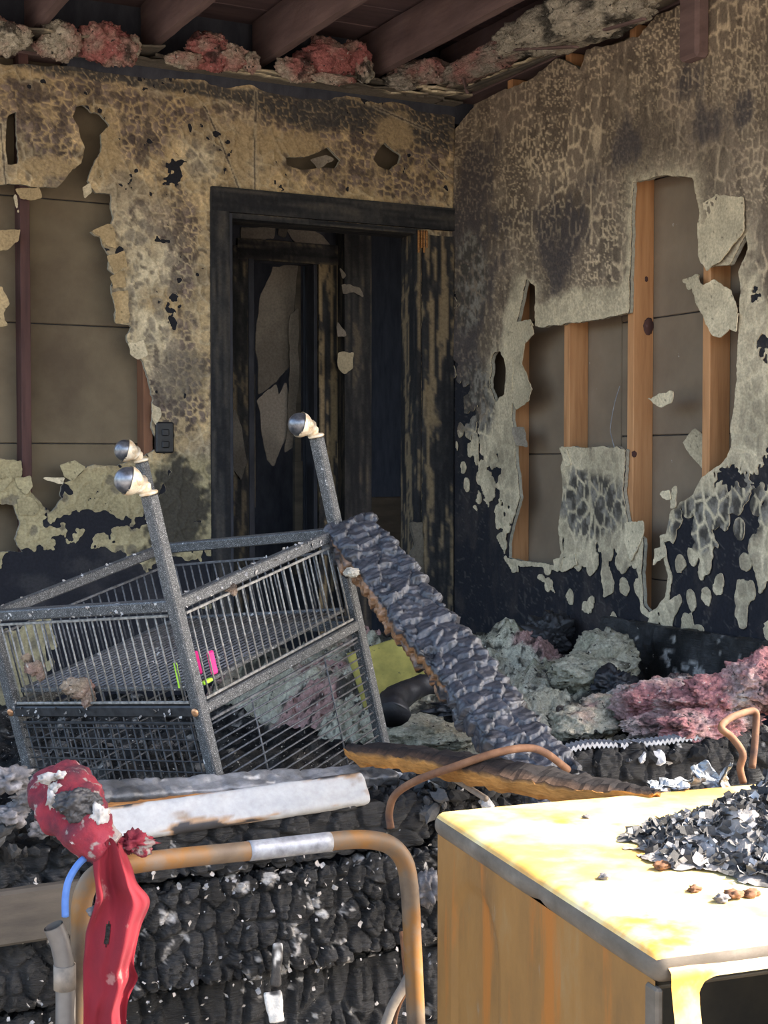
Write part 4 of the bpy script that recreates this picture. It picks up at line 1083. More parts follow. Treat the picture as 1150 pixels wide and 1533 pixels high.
# ================================================================ red cloth
Lx = [(142, 1258), (139, 1300), (140, 1340), (134, 1380), (128, 1430), (127, 1480), (126, 1540), (126, 1700)]
Rx = [(186, 1262), (200, 1300), (206, 1322), (224, 1348), (212, 1385), (200, 1440), (206, 1466), (191, 1500), (188, 1540), (186, 1700)]
Lp = smooth_path([on(x, y, 1, 2.24) for x, y in Lx], 12); Rp = smooth_path([on(x, y, 1, 2.24) for x, y in Rx], 12)
nT, nS = 110, 34
tt = np.linspace(0, 1, nT)
def resamp(P):
    z = np.linspace(P[0][2], P[-1][2], nT)
    o = np.argsort(P[:, 2]); return np.stack([np.interp(z, P[o, 2], P[o, k]) for k in (0, 1, 2)], 1)
Lp, Rp = resamp(Lp), resamp(Rp)
V, Fc = [], []
for side in (0, 1):
    for i in range(nT):
        for j in range(nS):
            s = j / (nS - 1)
            p = Lp[i] * (1 - s) + Rp[i] * s
            fold = .012 * math.sin(s * 10.5 + 1.1 * math.sin(tt[i] * 3.2) + .8) * (.6 + .5 * float(vnoise(s * 2, tt[i] * 3, 5, 2))) + .004 * math.sin(s * 23 + tt[i] * 4) + .016 * float(vnoise(s * 2.5, tt[i] * 6, 0, 4)) + .004 * float(vnoise(s * 9, tt[i] * 16, 0, 6))
            V.append((p[0], p[1] - .022 * math.sin(s * math.pi) - fold + (.004 if side else 0), p[2] + .012 * float(vnoise(s * 6, tt[i], 3.0, 9)) * (i == 0)))
n0 = nT * nS
torn = lambda i, j: (5.5 < ((i - 33) / 1.0) ** 2 / 36 + ((j - 10) / 1.0) ** 2 / 5 + 5.0) is False
for i in range(nT - 1):
    for j in range(nS - 1):
        if torn(i, j): continue
        a, b, c, d = i * nS + j, i * nS + j + 1, (i + 1) * nS + j + 1, (i + 1) * nS + j
        Fc += [(a, b, c, d), (a + n0, d + n0, c + n0, b + n0)]
for i in range(nT - 1):
    for j in (0, nS - 1):
        a, d = i * nS + j, (i + 1) * nS + j
        Fc.append((a, d, d + n0, a + n0) if j == 0 else (d, a, a + n0, d + n0))
rc = thing('red_cloth', 'red cloth remnant hanging in folds over the bent tube, melted at its top', 'cloth', (Lp[:, 0].mean(), 2.24, Lp[:, 2].min()))
part(rc, 'hanging_cloth', V, Fc, M['red'], None, True)
path = smooth_path([on(70, 1172, 1, 2.40), on(92, 1185, 1, 2.36), on(108, 1215, 1, 2.32), on(140, 1252, 1, 2.27), on(165, 1272, 1, 2.25)], 14)
rad = np.interp(np.linspace(0, 1, len(path)), [0, .2, .5, .8, 1], [.030, .052, .052, .04, .03])
g = G().tube(path, rad, 26)
v = np.array(g.v)
cen = np.repeat(path, 26, axis=0); d = v - cen
v = cen + d * (1 + .30 * fbm(v[:, 0] * 22, v[:, 1] * 22, v[:, 2] * 22, 4, 3, .6) * 1.7)[:, None]
part(rc, 'melted_bundle', v, g.f, M['red_lump'], None, True, 'crumpled melted bundle of the red cloth')
v, f = lump(on(118, 1202, 1, 2.27), (.035, .02, .026), 95, 5, .4, 1.6, .15); part(rc, 'soot_crust', v, f, M['char'], None, True, 'black crust on the melted bundle')
for k, (x, y, sx, sz) in enumerate([(70, 1165, .014, .008), (85, 1178, .010, .008), (78, 1196, .008, .014), (90, 1160, .008, .006), (145, 1240, .016, .020), (150, 1222, .012, .018), (175, 1300, .010, .016), (140, 1365, .010, .008)]):
    v, f = lump(on(x, y, 1, 2.29 - .004 * k + (.02 if k < 4 else -.02)), (sx, .008, sz), 100 + k, 3, .6, 2.5, .2); part(rc, 'ash_patch', v, f, M['ash'] if k < 6 else M['greyash'], None, True)
v, f = lump(on(198, 1262, 1, 2.27), (.028, .02, .017), 112, 4, .7, 2.6, .3); part(rc, 'frayed_edge', v, f, M['red_lump'], None, True)

# ================================================================ rusty rods and split plank
P = smooth_path([at(x, y, d) for x, y, d in ((585, 1240, 2.72), (583, 1215, 2.72), (592, 1190, 2.70), (625, 1168, 2.66), (680, 1148, 2.62), (740, 1128, 2.62), (785, 1120, 2.66), (815, 1126, 2.72), (850, 1152, 2.85))], 8)
g = G().tube(P, .0075, 9); single('rusty_rod', g.v, g.f, M['rust_rod'], 'long curved rusty rod arching behind the orange appliance', 'rod', None, True)
P = smooth_path([at(x, y, d) for x, y, d in ((628, 1128, 2.86), (650, 1148, 2.82), (690, 1172, 2.74), (728, 1196, 2.66))], 8)
g = G().tube(P, .006, 9); single('bent_twig_rod', g.v, g.f, M['grey_rod'], 'thin grey brown rod crossing under the long curved rusty rod', 'rod', None, True)
P = smooth_path([at(x, y, d) for x, y, d in ((1113, 1172, 2.45), (1108, 1150, 2.45), (1112, 1128, 2.45), (1096, 1104, 2.46), (1080, 1090, 2.46), (1092, 1076, 2.5), (1118, 1066, 2.55), (1131, 1066, 2.56), (1132, 1082, 2.56), (1130, 1115, 2.55), (1126, 1150, 2.54))], 6)
g = G().tube(P, .0065, 9); single('rusty_hook_rod', g.v, g.f, M['rust_rod'], 'rusty rod bent into an upright hook above the ash pile', 'rod', None, True)
# split plank: charred above, torn orange below
top = smooth_path([at(x, y, d) for x, y, d in ((522, 1116, 2.95), (600, 1120, 2.85), (660, 1128, 2.74), (740, 1142, 2.62), (820, 1158, 2.52), (900, 1172, 2.42), (984, 1184, 2.33))], 12)
n = len(top)
V, C, Fc = [], [], []
s = np.linspace(0, 1, n)
th = np.interp(s, [0, .05, .3, .75, 1], [.012, .026, .030, .028, .006]); wd_ = np.interp(s, [0, .1, .6, .9, 1], [.03, .07, .09, .06, .02])
for i in range(n):
    t = top[min(i + 1, n - 1)] - top[max(i - 1, 0)]; t /= np.linalg.norm(t)
    w = np.cross(t, (0, 0, 1)); w /= np.linalg.norm(w)
    if w[1] > 0: w = -w                           # towards the camera
    u = np.cross(w, t); u = u if u[2] > 0 else -u
    ring = [(-1, 0), (-1, 1), (-.3, 1.15), (.4, 1.05), (1, .7), (1.08, .45), (1.0, .0), (.85, -.35), (0, -.4), (-.8, -.2)]
    for k, (a, b) in enumerate(ring):
        j = .004 * float(vnoise(s[i] * 30, k, 0, 3)) + .003 * float(vnoise(s[i] * 90, k, 2, 4))
        V.append(top[i] + w * a * wd_[i] / 2 + u * (b * th[i] - th[i] + j))
        C.append(np.array([.012, .010, .010]) if k < 4 else (np.array([.05, .03, .02]) if k == 4 else np.array([.30, .135, .036]) * (1 + .3 * float(vnoise(s[i] * 20, k, 5, 6)))))
m = len(ring)
for i in range(n - 1):
    for k in range(m):
        k2 = (k + 1) % m
        Fc.append((i * m + k, (i + 1) * m + k, (i + 1) * m + k2, i * m + k2))
Fc += [tuple(range(m)), tuple((n - 1) * m + k for k in range(m))[::-1]]
single('split_plank', V, Fc, M['char_vc'] if 0 else m_vc('charred_and_torn_wood', .8, .4, 50, .6, 60, .004, .12, (1, 1, 6)), 'split plank, charred on top with torn orange wood below, above the orange appliance', 'plank', np.array(C))

# ================================================================ washer
WL, WF_ = np.array([1.0896, 1.9427]), np.array([.9944, 1.2628])
dv = (WF_ - WL); depth = np.linalg.norm(dv); dv /= depth      # towards the front
wv = np.array([-dv[1], dv[0]])                                 # to the right
if wv @ RT[:2] < 0: wv = -wv
ZW, ZG, WW = .47, -.45, .69
def wpnt(a, b, z): return np.array([*(WL + dv * b + wv * a), z])
RWm = np.stack([np.array([*wv, 0]), np.array([*dv, 0]), ZZ], axis=1)
wash = thing('washing_machine', 'burnt rust orange washing machine with its front open and ash on its lid', 'appliance', wpnt(WW / 2, depth / 2, ZG))
def wbox(name, a0, a1, b0, b1, z0, z1, m, bev=.004, label=None, smooth=False):
    g = G().box(wpnt((a0 + a1) / 2, (b0 + b1) / 2, (z0 + z1) / 2), (a1 - a0, b1 - b0, z1 - z0), RWm, bev)
    return part(wash, name, g.v, g.f, M[m], None, smooth, label)
lt = .040
# lid with rolled edge
size = (WW + .012, depth + .006, lt)
V0, W, f, nn = gridbox(size, .0065, .0185, lambda P: .0012 * fbm(P[:, 0] * 9, P[:, 1] * 9, P[:, 2] * 9, 3, 3) - .004 * np.exp(-((P[:, 1] - .03) / .02) ** 2) * ss(.30, .345, -P[:, 0]))
W = W @ RWm.T + wpnt(WW / 2, depth / 2, ZW - lt / 2)
side = [k for k, q in enumerate(f) if np.mean([nn[i][2] for i in q]) < .5]
sset = set(side)
part(wash, 'lid', W, [q for k, q in enumerate(f) if k not in sset], M['lid'], None, True)
part(wash, 'lid_rim', W, [f[k] for k in side], M['lid_edge'], None, True, 'greyed rim of the lid')
# left side with a pressed arch
na, nz = 90, 100
A = np.linspace(0, depth - .012, na); B = np.linspace(ZG, ZW - lt + .002, nz)
AA, BB = np.meshgrid(A, B, indexing='ij')
arch_c, arch_r, arch_z = .15, .085, .30
da = np.where(BB > arch_z, np.hypot((AA - arch_c) / 1.0, BB - arch_z) - arch_r, np.abs(AA - arch_c) - arch_r)
off = .006 * ss(.006, -.006, da)
V = [wpnt(.004 + off[i, j], A[i], B[j]) for i in range(na) for j in range(nz)]
V += [wpnt(.018, A[i], B[j]) for i in (0, na - 1) for j in (0, nz - 1)]
Fc = [(i * nz + j, i * nz + j + 1, (i + 1) * nz + j + 1, (i + 1) * nz + j) for i in range(na - 1) for j in range(nz - 1)]
part(wash, 'side_panel', V, Fc, M['washer'], None, True)
wbox('side_panel', WW - .012, WW - .002, .0, depth - .012, ZG, ZW - lt, 'washer')
wbox('back_panel', .004, WW - .004, 0, .01, ZG, ZW - lt, 'washer')
wbox('base_panel', .01, WW - .01, .01, depth - .02, ZG, ZG + .03, 'dark_steel')
# front panel with rounded opening
a = np.linspace(.012, WW - .006, 90); b = np.linspace(ZG, ZW - .016, 120)
A, B = np.meshgrid(a, b, indexing='ij')
rd = lambda cx, cz, hx, hz, r: np.hypot(np.maximum(np.abs(A - cx) - hx + r, 0), np.maximum(np.abs(B - cz) - hz + r, 0)) - r + np.minimum(np.maximum(np.abs(A - cx) - hx + r, np.abs(B - cz) - hz + r), 0)
fld = rd(WW / 2 + .006, .124, WW / 2 - .042, .312, .026)
zl = np.minimum(1, np.exp(-np.maximum(fld, 0) / .012))
r = tear(a, b, fld, .010 - .006 * zl + .22 * np.maximum(.43 - B, 0) * (B > .30) + .22 * .13 * (B <= .30) - .012 * ss(.445, .456, B), np.full(A.shape + (3,), .4), lambda u, v, o: np.stack([WL[0] + wv[0] * u + dv[0] * (depth + o), WL[1] + wv[1] * u + dv[1] * (depth + o), v], -1), .05, np.full(3, .3))
part(wash, 'front_panel', r[0][0], r[0][1], M['lid'], None, True)
wbox('front_stile', .000, .010, depth - .03, depth - .002, ZG, ZW - lt - .004, 'lid_edge', .003, 'grey strip along the gap beside the front panel')
wbox('hinge_plate', .022, .05, depth + .001, depth + .006, ZW - .085, ZW - .03, 'foil', .002, 'small grey hinge plate')
# inner liner added near black, its colour stands for shade in the opening
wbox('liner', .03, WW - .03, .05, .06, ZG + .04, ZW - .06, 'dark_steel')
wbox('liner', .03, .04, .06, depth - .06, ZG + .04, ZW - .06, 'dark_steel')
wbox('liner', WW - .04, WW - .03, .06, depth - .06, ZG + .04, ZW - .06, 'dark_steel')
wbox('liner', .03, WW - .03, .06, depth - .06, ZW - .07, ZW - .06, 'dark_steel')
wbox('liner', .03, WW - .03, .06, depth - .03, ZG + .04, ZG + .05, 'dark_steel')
# ash pile on the lid: a mound and its flakes
C0 = wpnt(.44, .28, ZW)[:2]
xs = np.linspace(-.40, .35, 130); ys = np.linspace(-.34, .36, 130)
A, B = np.meshgrid(xs, ys, indexing='ij')
P3 = np.stack([C0[0] + A, C0[1] + B], -1)
rel = P3 - WL
la, lb = rel @ wv, rel @ dv                       # position on the lid
gl = lambda a_, b_, ra, rb: np.exp(-((la - a_) / ra) ** 2 - ((lb - b_) / rb) ** 2)
h = .085 * gl(.47, .31, .13, .12) + .125 * gl(.62, .25, .11, .14) + .045 * gl(.29, .32, .10, .09) + .045 * gl(.38, .44, .14, .09) + .03 * gl(.55, .48, .14, .08)
h = h * (1 + .8 * fbm(A * 14, B * 14, 0, 4, 5)) + .010 * fbm(A * 60, B * 60, 0, 3, 6) * (h > .01) - .012
h = np.where((la > WW - .01) | (lb < 0.005), -.02, h)
r = tear(xs, ys, h, h, mix(np.full(3, .03), np.array([.20, .18, .165]), ss(-.25, .3, fbm(A * 26, B * 26, 0, 4, 8) + .5 * (lb - .25))), lambda u, v, o: np.stack([C0[0] + u, C0[1] + v, ZW + .001 + o], -1), 0, np.full(3, .3))
V = [tuple(p) for p in r[0][0]]; Fc = [tuple(q) for q in r[0][1]]; C = [tuple(c) for c in r[0][2]]
def flake_mesh(c, size, R, bend):
    pts = np.array([(-.5, -.5, bend), (0, -.55, 0), (.5, -.4, bend), (.55, .35, bend * .6), (0, .5, -.05), (-.45, .45, bend)]) * size
    return pts @ R.T + c, [(0, 1, 4, 5), (1, 2, 3, 4)]
def rrot(rng):
    q = rng.normal(size=4); q /= np.linalg.norm(q); w, x, y, z = q
    return np.array([[1 - 2 * (y * y + z * z), 2 * (x * y - z * w), 2 * (x * z + y * w)], [2 * (x * y + z * w), 1 - 2 * (x * x + z * z), 2 * (y * z - x * w)], [2 * (x * z - y * w), 2 * (y * z + x * w), 1 - 2 * (x * x + y * y)]])
idx = np.argwhere(h > .004)
for (i, j) in idx[RNG.integers(0, len(idx), 3200)]:
    c = np.array([C0[0] + xs[i], C0[1] + ys[j], ZW + h[i, j] + .004])
    sz = RNG.uniform(.007, .022) * np.array([1, RNG.uniform(.3, .9), RNG.uniform(.3, .8)])
    v, f = flake_mesh(c, sz, rrot(RNG), RNG.uniform(.2, .5))
    if (v[:, 2] < ZW + .0015).any(): v[:, 2] += ZW + .0015 - v[:, 2].min()
    n = len(V); V += [tuple(p) for p in v]; Fc += [tuple(k + n for k in q) for q in f]
    g_ = RNG.choice([.02, .045, .09, .20, .42], p=[.28, .28, .24, .15, .05]); C += [(g_, g_ * .95, g_ * .93)] * 6
single('ash_pile', V, Fc, m_vc('flaky_ash', .8, .4, 90, .5, 150, .003, .4), 'heap of grey and black ash flakes on the lid of the orange appliance', 'ash', np.array(C), kind='stuff')
for k, (x, y, s_) in enumerate([(990, 1302, .012), (905, 1316, .008), (1100, 1345, .012), (1080, 1350, .010), (1125, 1342, .011), (878, 1225, .006), (1040, 1335, .008)]):
    c = on(x, y, 2, ZW)
    v, f = lump((c[0], c[1], ZW + s_ * .45), (s_, s_ * .8, s_ * .5), 130 + k, 3, .5, 2.2, .2)
    single('char_crumb', v, f, M['rust_rod'] if k % 2 == 0 else M['greyash'], ['rusty crumb on the sunlit lid in front of the ash pile', 'grey crumb left of the rusty crumb on the sunlit lid', 'rusty crumb at the right front edge of the lid', 'grey crumb at the right front edge of the lid', 'rusty crumb farthest right on the lid', 'tiny grey crumb at the back of the lid near the split plank', 'rusty crumb midway between the others on the front of the lid'][k], 'crumb', None, True, 'crumbs on the lid')

# ================================================================ upturned cage stand
CO = np.array([1.00767, 2.95697, .70729])
CR = np.array([[0.85469, -0.46249, -0.23581], [0.47319, 0.88087, -0.01259], [0.21354, -0.10082, 0.97172]])
u_, _, vt = np.linalg.svd(CR); CR = u_ @ vt
CW, CD, CT, CLo, CB = .619, .611, .26, .242, .66
cage = bpy.data.objects.new('cage_stand', None); COL.objects.link(cage)
cage.empty_display_size = .1
cage.matrix_world = Matrix(np.vstack([np.hstack([CR, CO[:, None]]), [0, 0, 0, 1]]).tolist())
cage.location = CO
tag(cage, 'black wire cage stand lying upside down with its ball casters in the air', 'cage stand')
def cpart(name, g, m, parent=cage, smooth=False, label=None):
    o = link(name, mesh(name, g.v, g.f, None, smooth), M[m], parent)
    return tag(o, label)
TS = .030
cor = {'A': (0, 0), 'B': (CW, 0), 'C': (0, CD), 'D': (CW, CD)}
for k, (x, y) in cor.items():
    g = G().box((x, y, (CT - .012 - CB) / 2), (TS, TS, CT - .012 + CB), bev=.004)
    cpart('post', g, 'cage')
    if k == 'C':
        pass
# casters
H = Matrix.Translation
def caster(x, y):
    g = G().lathe([(0, 0), (.019, 0), (.021, .003), (.019, .007), (.008, .009), (.008, .016), (0, .016)], 18, H((x, y, CT - .012)))
    c = cpart('caster', g, 'hood', smooth=True)
    # hooded ball: leans away from the stem
    ctr = np.array([x - .040, y + .012, CT + .030]); R = .030
    v, f = ico(4)
    ax = np.array([-.5, -.8, .35]); ax /= np.linalg.norm(ax)
    o = link('wheel_ball', mesh('wheel_ball', v * R * .97 + ctr, f, None, True), M['ball'], c)
    # hood: part of a slightly larger shell toward the stem, plus neck
    dirn = np.array([.66, -.30, -.42]); dirn /= np.linalg.norm(dirn)
    keep = [q for q in f if np.mean([v[i] @ dirn for i in q]) > -.02]
    sv = v * (R * 1.07) + ctr
    neck = G().tube(smooth_path([ctr + dirn * R * .85, np.array([x - .012, y + .004, CT + .010]), np.array([x, y, CT + .001])], 5), np.linspace(.023, .014, 11), 12)
    n = len(sv)
    hv = list(map(tuple, sv)) + neck.v; hf = keep + [tuple(i + n for i in q) for q in neck.f]
    link('hood', mesh('hood', hv, hf, None, True), M['hood'], c)
    # axle rivet on the camera side
    rv = ctr + R * 1.05 * np.array([.15, -.92, -.1])
    g = G().lathe([(0, .006), (.004, .006), (.006, .003), (.007, 0)], 10, Matrix.Translation(rv) @ Matrix.Rotation(math.pi / 2, 4, 'X'))
    ear = G().lathe([(0, .004), (.011, .003), (.012, -.004)], 14, Matrix.Translation(rv) @ Matrix.Rotation(math.pi / 2, 4, 'X'))
    link('rivet', mesh('rivet', g.v + ear.v, g.f + [tuple(i + len(g.v) for i in q) for q in ear.f], None, True), M['hood'], c)
for k in 'ABD': caster(*cor[k])
caster(*cor['C'])
# rails
rail = lambda p, q, w=TS * .9, h=.026, m='cage', name='rail', **k: cpart(name, G().box((np.array(p) + q) / 2, [max(abs(np.array(q) - p)[i], (w, w, h)[i]) for i in range(3)], bev=.003), m, **k)
for z in (0, -CLo):
    rail((0, 0, z), (CW, 0, z)); rail((0, 0, z), (0, CD, z), m='cage' if z == 0 else 'cage_black')
    rail((CW, 0, z), (CW, CD, z)); rail((0, CD, z), (CW, CD, z))
rail((0, 0, -CB + .03), (CW, 0, -CB + .03)); rail((0, 0, -CB + .03), (0, CD, -CB + .03))
def bar(parent, p, q, r, m, store={}):
    L = round(float(np.linalg.norm(np.array(q) - p)), 4); k = (L, r, m)
    if k not in store:
        g = G().tube([(0, 0, 0), (0, 0, L)], r, 6); store[k] = mesh('bar', g.v, g.f, None, True); store[k].materials.append(M[m])
    o = link('bar', store[k], None, parent)
    o.location = Vector(p); o.rotation_mode = 'QUATERNION'
    o.rotation_quaternion = (Vector(q) - Vector(p)).to_track_quat('Z', 'Y')
    return o
def side_panel(p, q, z0, z1, n, m, cross=0, hcross=None, inset=.012):
    """a frame strip with its bars"""
    p, q = np.array(p, float), np.array(q, float)
    g = G()
    d = (q - p); L = np.linalg.norm(d); d /= L
    for z in (z0, z1):
        c = (p + q) / 2 + np.array([0, 0, z]); s = np.abs(d) * L + (1 - np.abs(d)) * .006; s[2] = .006
        g.box(c, s, bev=.001)
    o = cpart('side_panel', g, m)
    for i in range(n):
        a = p + d * L * (i + .5) / n
        bar(o, a + np.array([0, 0, z0]), a + np.array([0, 0, z1]), .0022, m)
    for i in range(cross):
        z = z0 + (z1 - z0) * (i + .5) / cross
        bar(o, p + np.array([0, 0, z]), q + np.array([0, 0, z]), .0022, m)
    return o
side_panel((.02, -.006, 0), (CW - .02, -.006, 0), -CLo + .02, -.025, 22, 'bar')
side_panel((-.006, .02, 0), (-.006, CD - .02, 0), -CLo + .02, -.022, 20, 'bar')
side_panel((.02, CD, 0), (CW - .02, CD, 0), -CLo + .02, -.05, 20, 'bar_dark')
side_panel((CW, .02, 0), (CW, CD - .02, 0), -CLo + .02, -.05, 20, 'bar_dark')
# lower faces: long horizontal bars at the right, square mesh at the left
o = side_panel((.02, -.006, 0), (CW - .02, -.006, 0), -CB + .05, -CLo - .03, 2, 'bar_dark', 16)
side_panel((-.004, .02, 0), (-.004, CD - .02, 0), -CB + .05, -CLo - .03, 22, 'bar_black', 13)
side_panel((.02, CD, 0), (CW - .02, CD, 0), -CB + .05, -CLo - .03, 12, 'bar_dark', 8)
# grate shelf
zf = -CLo + .045
g = G()
for (a, b) in (((.02, .02), (CW - .02, .02)), ((.02, CD - .02), (CW - .02, CD - .02)), ((.02, .02), (.02, CD - .02)), ((CW - .02, .02), (CW - .02, CD - .02))):
    d = np.abs(np.array(b) - a)
    g.box(((a[0] + b[0]) / 2, (a[1] + b[1]) / 2, zf), (max(d[0], .016), max(d[1], .016), .010), bev=.002)
sh = cpart('grate_shelf', g, 'cage')
for i in range(28):
    y = .03 + (CD - .06) * i / 27
    bar(sh, (.02, y, zf), (CW - .02, y, zf), .0026, 'bar_mid')
# copper screws and a clip
for (x, y) in ((0, 0), (0, CD)):
    Mx = Matrix.Translation((x - TS / 2 - .001, y, -CLo)) @ Matrix.Rotation(-math.pi / 2, 4, 'Y')
    cpart('screw', G().lathe([(.0095, 0), (.009, .003), (.004, .0045), (0, .0035)], 14, Mx), 'copper', smooth=True, label='copper coloured screw head')
cl = lambda p: CO + CR @ np.array(p)
# things caught in the cage
def inz(x, y, lz, ly=None):                        # point in the cage seen at x, y with local height lz (or local depth ly)
    d = CR.T @ ray(x, y); o = CR.T @ (CAM - CO)
    t = (lz - o[2]) / d[2] if ly is None else (ly - o[1]) / d[1]
    return CAM + ray(x, y) * t
b = inz(318, 1012, zf + .006); 
Vp = []; Fp = []
g = G().box(b + np.array([0, 0, .03]), (.022, .008, .055), CR, .004).box(b + np.array([-.03, .02, .03]), (.008, .02, .055), CR, .003)
single('pink_toy', g.v, g.f, M['pink'], 'bright pink plastic scrap standing on the cage grate', 'scrap')
a, b2 = inz(262, 992, 0, .05), inz(270, 1030, 0, .05)
Rm = frame_from(b2 - a, (-.5, -1, 0)); g = G().box((a + b2) / 2, (np.linalg.norm(b2 - a), .008, .003), Rm, .001)
single('lime_strip', g.v, g.f, M['lime'], 'lime green plastic strip inside the cage', 'strip')
b = inz(310, 1020, zf + .006); g = G().box(b, (.03, .012, .008), CR, .002); single('green_scrap', g.v, g.f, M['lime'], 'pale green crumb beside the pink scrap', 'scrap')
for k, (x, y, s_, cc, lab) in enumerate([(118, 1028, .030, 'rose', 'brownish pink fluff caught on the left cage rail'), (52, 1000, .020, 'tan', 'tan fluff caught on the left cage bars'), (40, 985, .012, 'tan', 'small tan fluff above the larger tan fluff'), (345, 880, .012, 'rose', 'pale pink crumb on the upper right cage rail')]):
    ly = None
    d = CR.T @ ray(x, y); o = CR.T @ (CAM - CO); t = ((-.018 if k < 3 else -.01) - o[0 if k < 3 else 1]) / d[0 if k < 3 else 1]
    p = CAM + ray(x, y) * t
    wool('fluff', lab, [(p, (s_ * 1.2, s_ * .5, s_ * .8), .3), (p + np.array([s_ * .7, 0, -s_ * .7]), (s_ * .6, s_ * .4, s_ * .9), .2)], 140 + 4 * k, ((.36, .27, .19), (.40, .22, .19)), 'fluff caught on the cage', 'fluff', 4)
# white ash specks on the cage: one by one is past counting
V, Fc = [], []
for k in range(170):
    w = RNG.integers(0, 4)
    if w == 0: p = (RNG.uniform(.03, CW - .03), RNG.uniform(.03, CD - .03), zf + .007)
    elif w == 1: p = (RNG.uniform(0, CW), -TS / 2 - .001, RNG.choice([0, -CLo]) + RNG.uniform(-.012, .012))
    elif w == 2: p = (-TS / 2 - .001, RNG.uniform(0, CD), RNG.choice([0, -CLo]) + RNG.uniform(-.012, .012))
    else: p = (RNG.uniform(0, CW), RNG.choice([0, CD]) + RNG.uniform(-.01, .01), .0145)
    v, f = flake_mesh(cl(p), RNG.uniform(.004, .011) * np.array([1, .6, .5]), rrot(RNG), .3)
    n = len(V); V += list(map(tuple, v)); Fc += [tuple(i + n for i in q) for q in f]
single('ash_specks', V, Fc, M['ash'], 'white ash specks strewn over the upturned cage', 'ash', kind='stuff')

# ================================================================ leaning charred beam
p, q = at(566, 850, 3.50), at(806, 1150, 3.02)
a = q - p
nrm = np.array([-.25, -.62, .80])
Rm = frame_from(a, nrm)
L = np.linalg.norm(a) + .04
size = (L, .135, .058)
g1_ = gator(.060, .2, .046, .009, 71, .13)
def bd(P):
    wx_ = P[:, 0] + .010 * fbm(P[:, 0] * 18, P[:, 1] * 18, P[:, 2] * 18, 2, 15); wy_ = P[:, 1] + P[:, 2] + .010 * fbm(P[:, 0] * 18, P[:, 1] * 18, P[:, 2] * 18, 2, 16)
    e, h_, dx, dy = plates(wx_ / .042, wy_ / .040, 9)
    e2, h2_, dx2, dy2 = plates(wx_ / .016, wy_ / .026, 12)
    return .009 * h_ + .011 * dx + .006 * (h_ - .5) * dy * 2 - .007 * ss(.10, .0, e) + .0025 * h2_ + .003 * dx2 - .002 * ss(.12, .0, e2) - .010 * fbm(P[:, 0] * 20, P[:, 1] * 20, 0, 3, 8)
V0, W, f, nn = gridbox(size, .0034, .014, bd)
W[:, 0] += .020 * fbm(V0[:, 1] * 30, V0[:, 2] * 20, 0, 3, 4) * (np.abs(V0[:, 0]) > L * .40) * ss(.40, .5, np.abs(V0[:, 0]) / L)
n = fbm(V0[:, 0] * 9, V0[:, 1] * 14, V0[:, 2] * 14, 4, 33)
c = mix(np.full(3, .008), np.array([.040, .041, .048]), ss(-.25, .3, n + .3 * fbm(V0[:, 0] * 30, V0[:, 1] * 30, 0, 3, 12) + .25 - V0[:, 0] * .5))  # paler upper half: bluish ash, with light from above put into the colour
left = ss(.3, .9, -V0[:, 1] / .0675 * 1) if Rm[:, 1] @ RT > 0 else ss(.3, .9, V0[:, 1] / .0675)
stripe = left * ss(.05, .2, fbm(V0[:, 0] * 6, 0 * V0[:, 0], V0[:, 2] * 40, 3, 44) + .12) * ss(.48, .2, V0[:, 0] / L + .2)
c = mix(c, np.array([.36, .17, .06]), stripe * .55 * (np.abs(nn[:, 2]) < .6))
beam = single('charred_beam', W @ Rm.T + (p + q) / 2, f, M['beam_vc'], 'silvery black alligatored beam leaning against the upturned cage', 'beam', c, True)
c = at(672, 988, 3.24)
# pale fluff at its top end
wool('fluff', 'white fluff at the upper end of the leaning charred beam', [(at(527, 857, 3.44), (.020, .02, .012), .0)], 171, ((.6, .55, .45), (.5, .4, .3)), 'fluff caught on the cage', 'fluff', 4)

# ================================================================ interior rubble
def heap(name, label, x0, x1, y0, y1, hf, cf, res=.012, kind='stuff', m='wool', cat='rubble'):
    a = np.arange(x0, x1, res); b = np.arange(y0, y1, res)
    A, B = np.meshgrid(a, b, indexing='ij')
    H_ = hf(A, B)
    r = tear(a, b, H_ - .004, H_, cf(A, B, H_), lambda u, v, o: np.stack([u, v, o], -1), 0, np.full(3, .1))
    V = np.concatenate([t[0] for t in r]); n = 0; Fc = []; C = np.concatenate([t[2] for t in r])
    for t in r:
        Fc += [tuple(i + n for i in q) for q in t[1]]; n += len(t[0])
    return single(name, V, Fc, M[m], label, cat, C, True, None, kind)
def gz(A, B, x, y, rx, ry): return np.exp(-((A - x) / rx) ** 2 - ((B - y) / ry) ** 2)
def h_white(A, B):
    b = .27 * ss(1.75, 2.15, A) * ss(3.35, 3.8, B) * ss(3.17, 3.0, A + .0 * B)
    b = b + .06 * gz(A, B, 2.55, 4.9, .3, .4) + .10 * gz(A, B, 2.95, 4.65, .16, .25) + .05 * gz(A, B, 2.35, 5.3, .3, .2) - .10 * ss(5.25, 5.5, B)
    b = b * (1 + .30 * fbm(A * 5, B * 5, 0, 3, 81))
    return b + .050 * fbm(A * 18, B * 18, 0, 4, 82, .6) + .030 * fbm(A * 50, B * 50, 0, 3, 83, .65) - .02
def c_white(A, B, H_):
    n = fbm(A * 7, B * 7, 0, 4, 84); n2_ = fbm(A * 26, B * 26, 0, 4, 85)
    c = mix(np.array([.47, .425, .31]), np.array([.64, .59, .45]), ss(-.3, .3, n2_))
    c = mix(c, np.array([.50, .30, .26]), ss(.18, .34, fbm(A * 4, B * 4, 5.0, 3, 86)))
    c = mix(c, np.array([.30, .28, .18]), ss(.2, .4, fbm(A * 5, B * 5, 9.0, 3, 87)) * .7)
    return mix(c, np.array([.03, .028, .026]), np.maximum(ss(.22, .34, n), ss(.30, .42, n2_)) * .9)
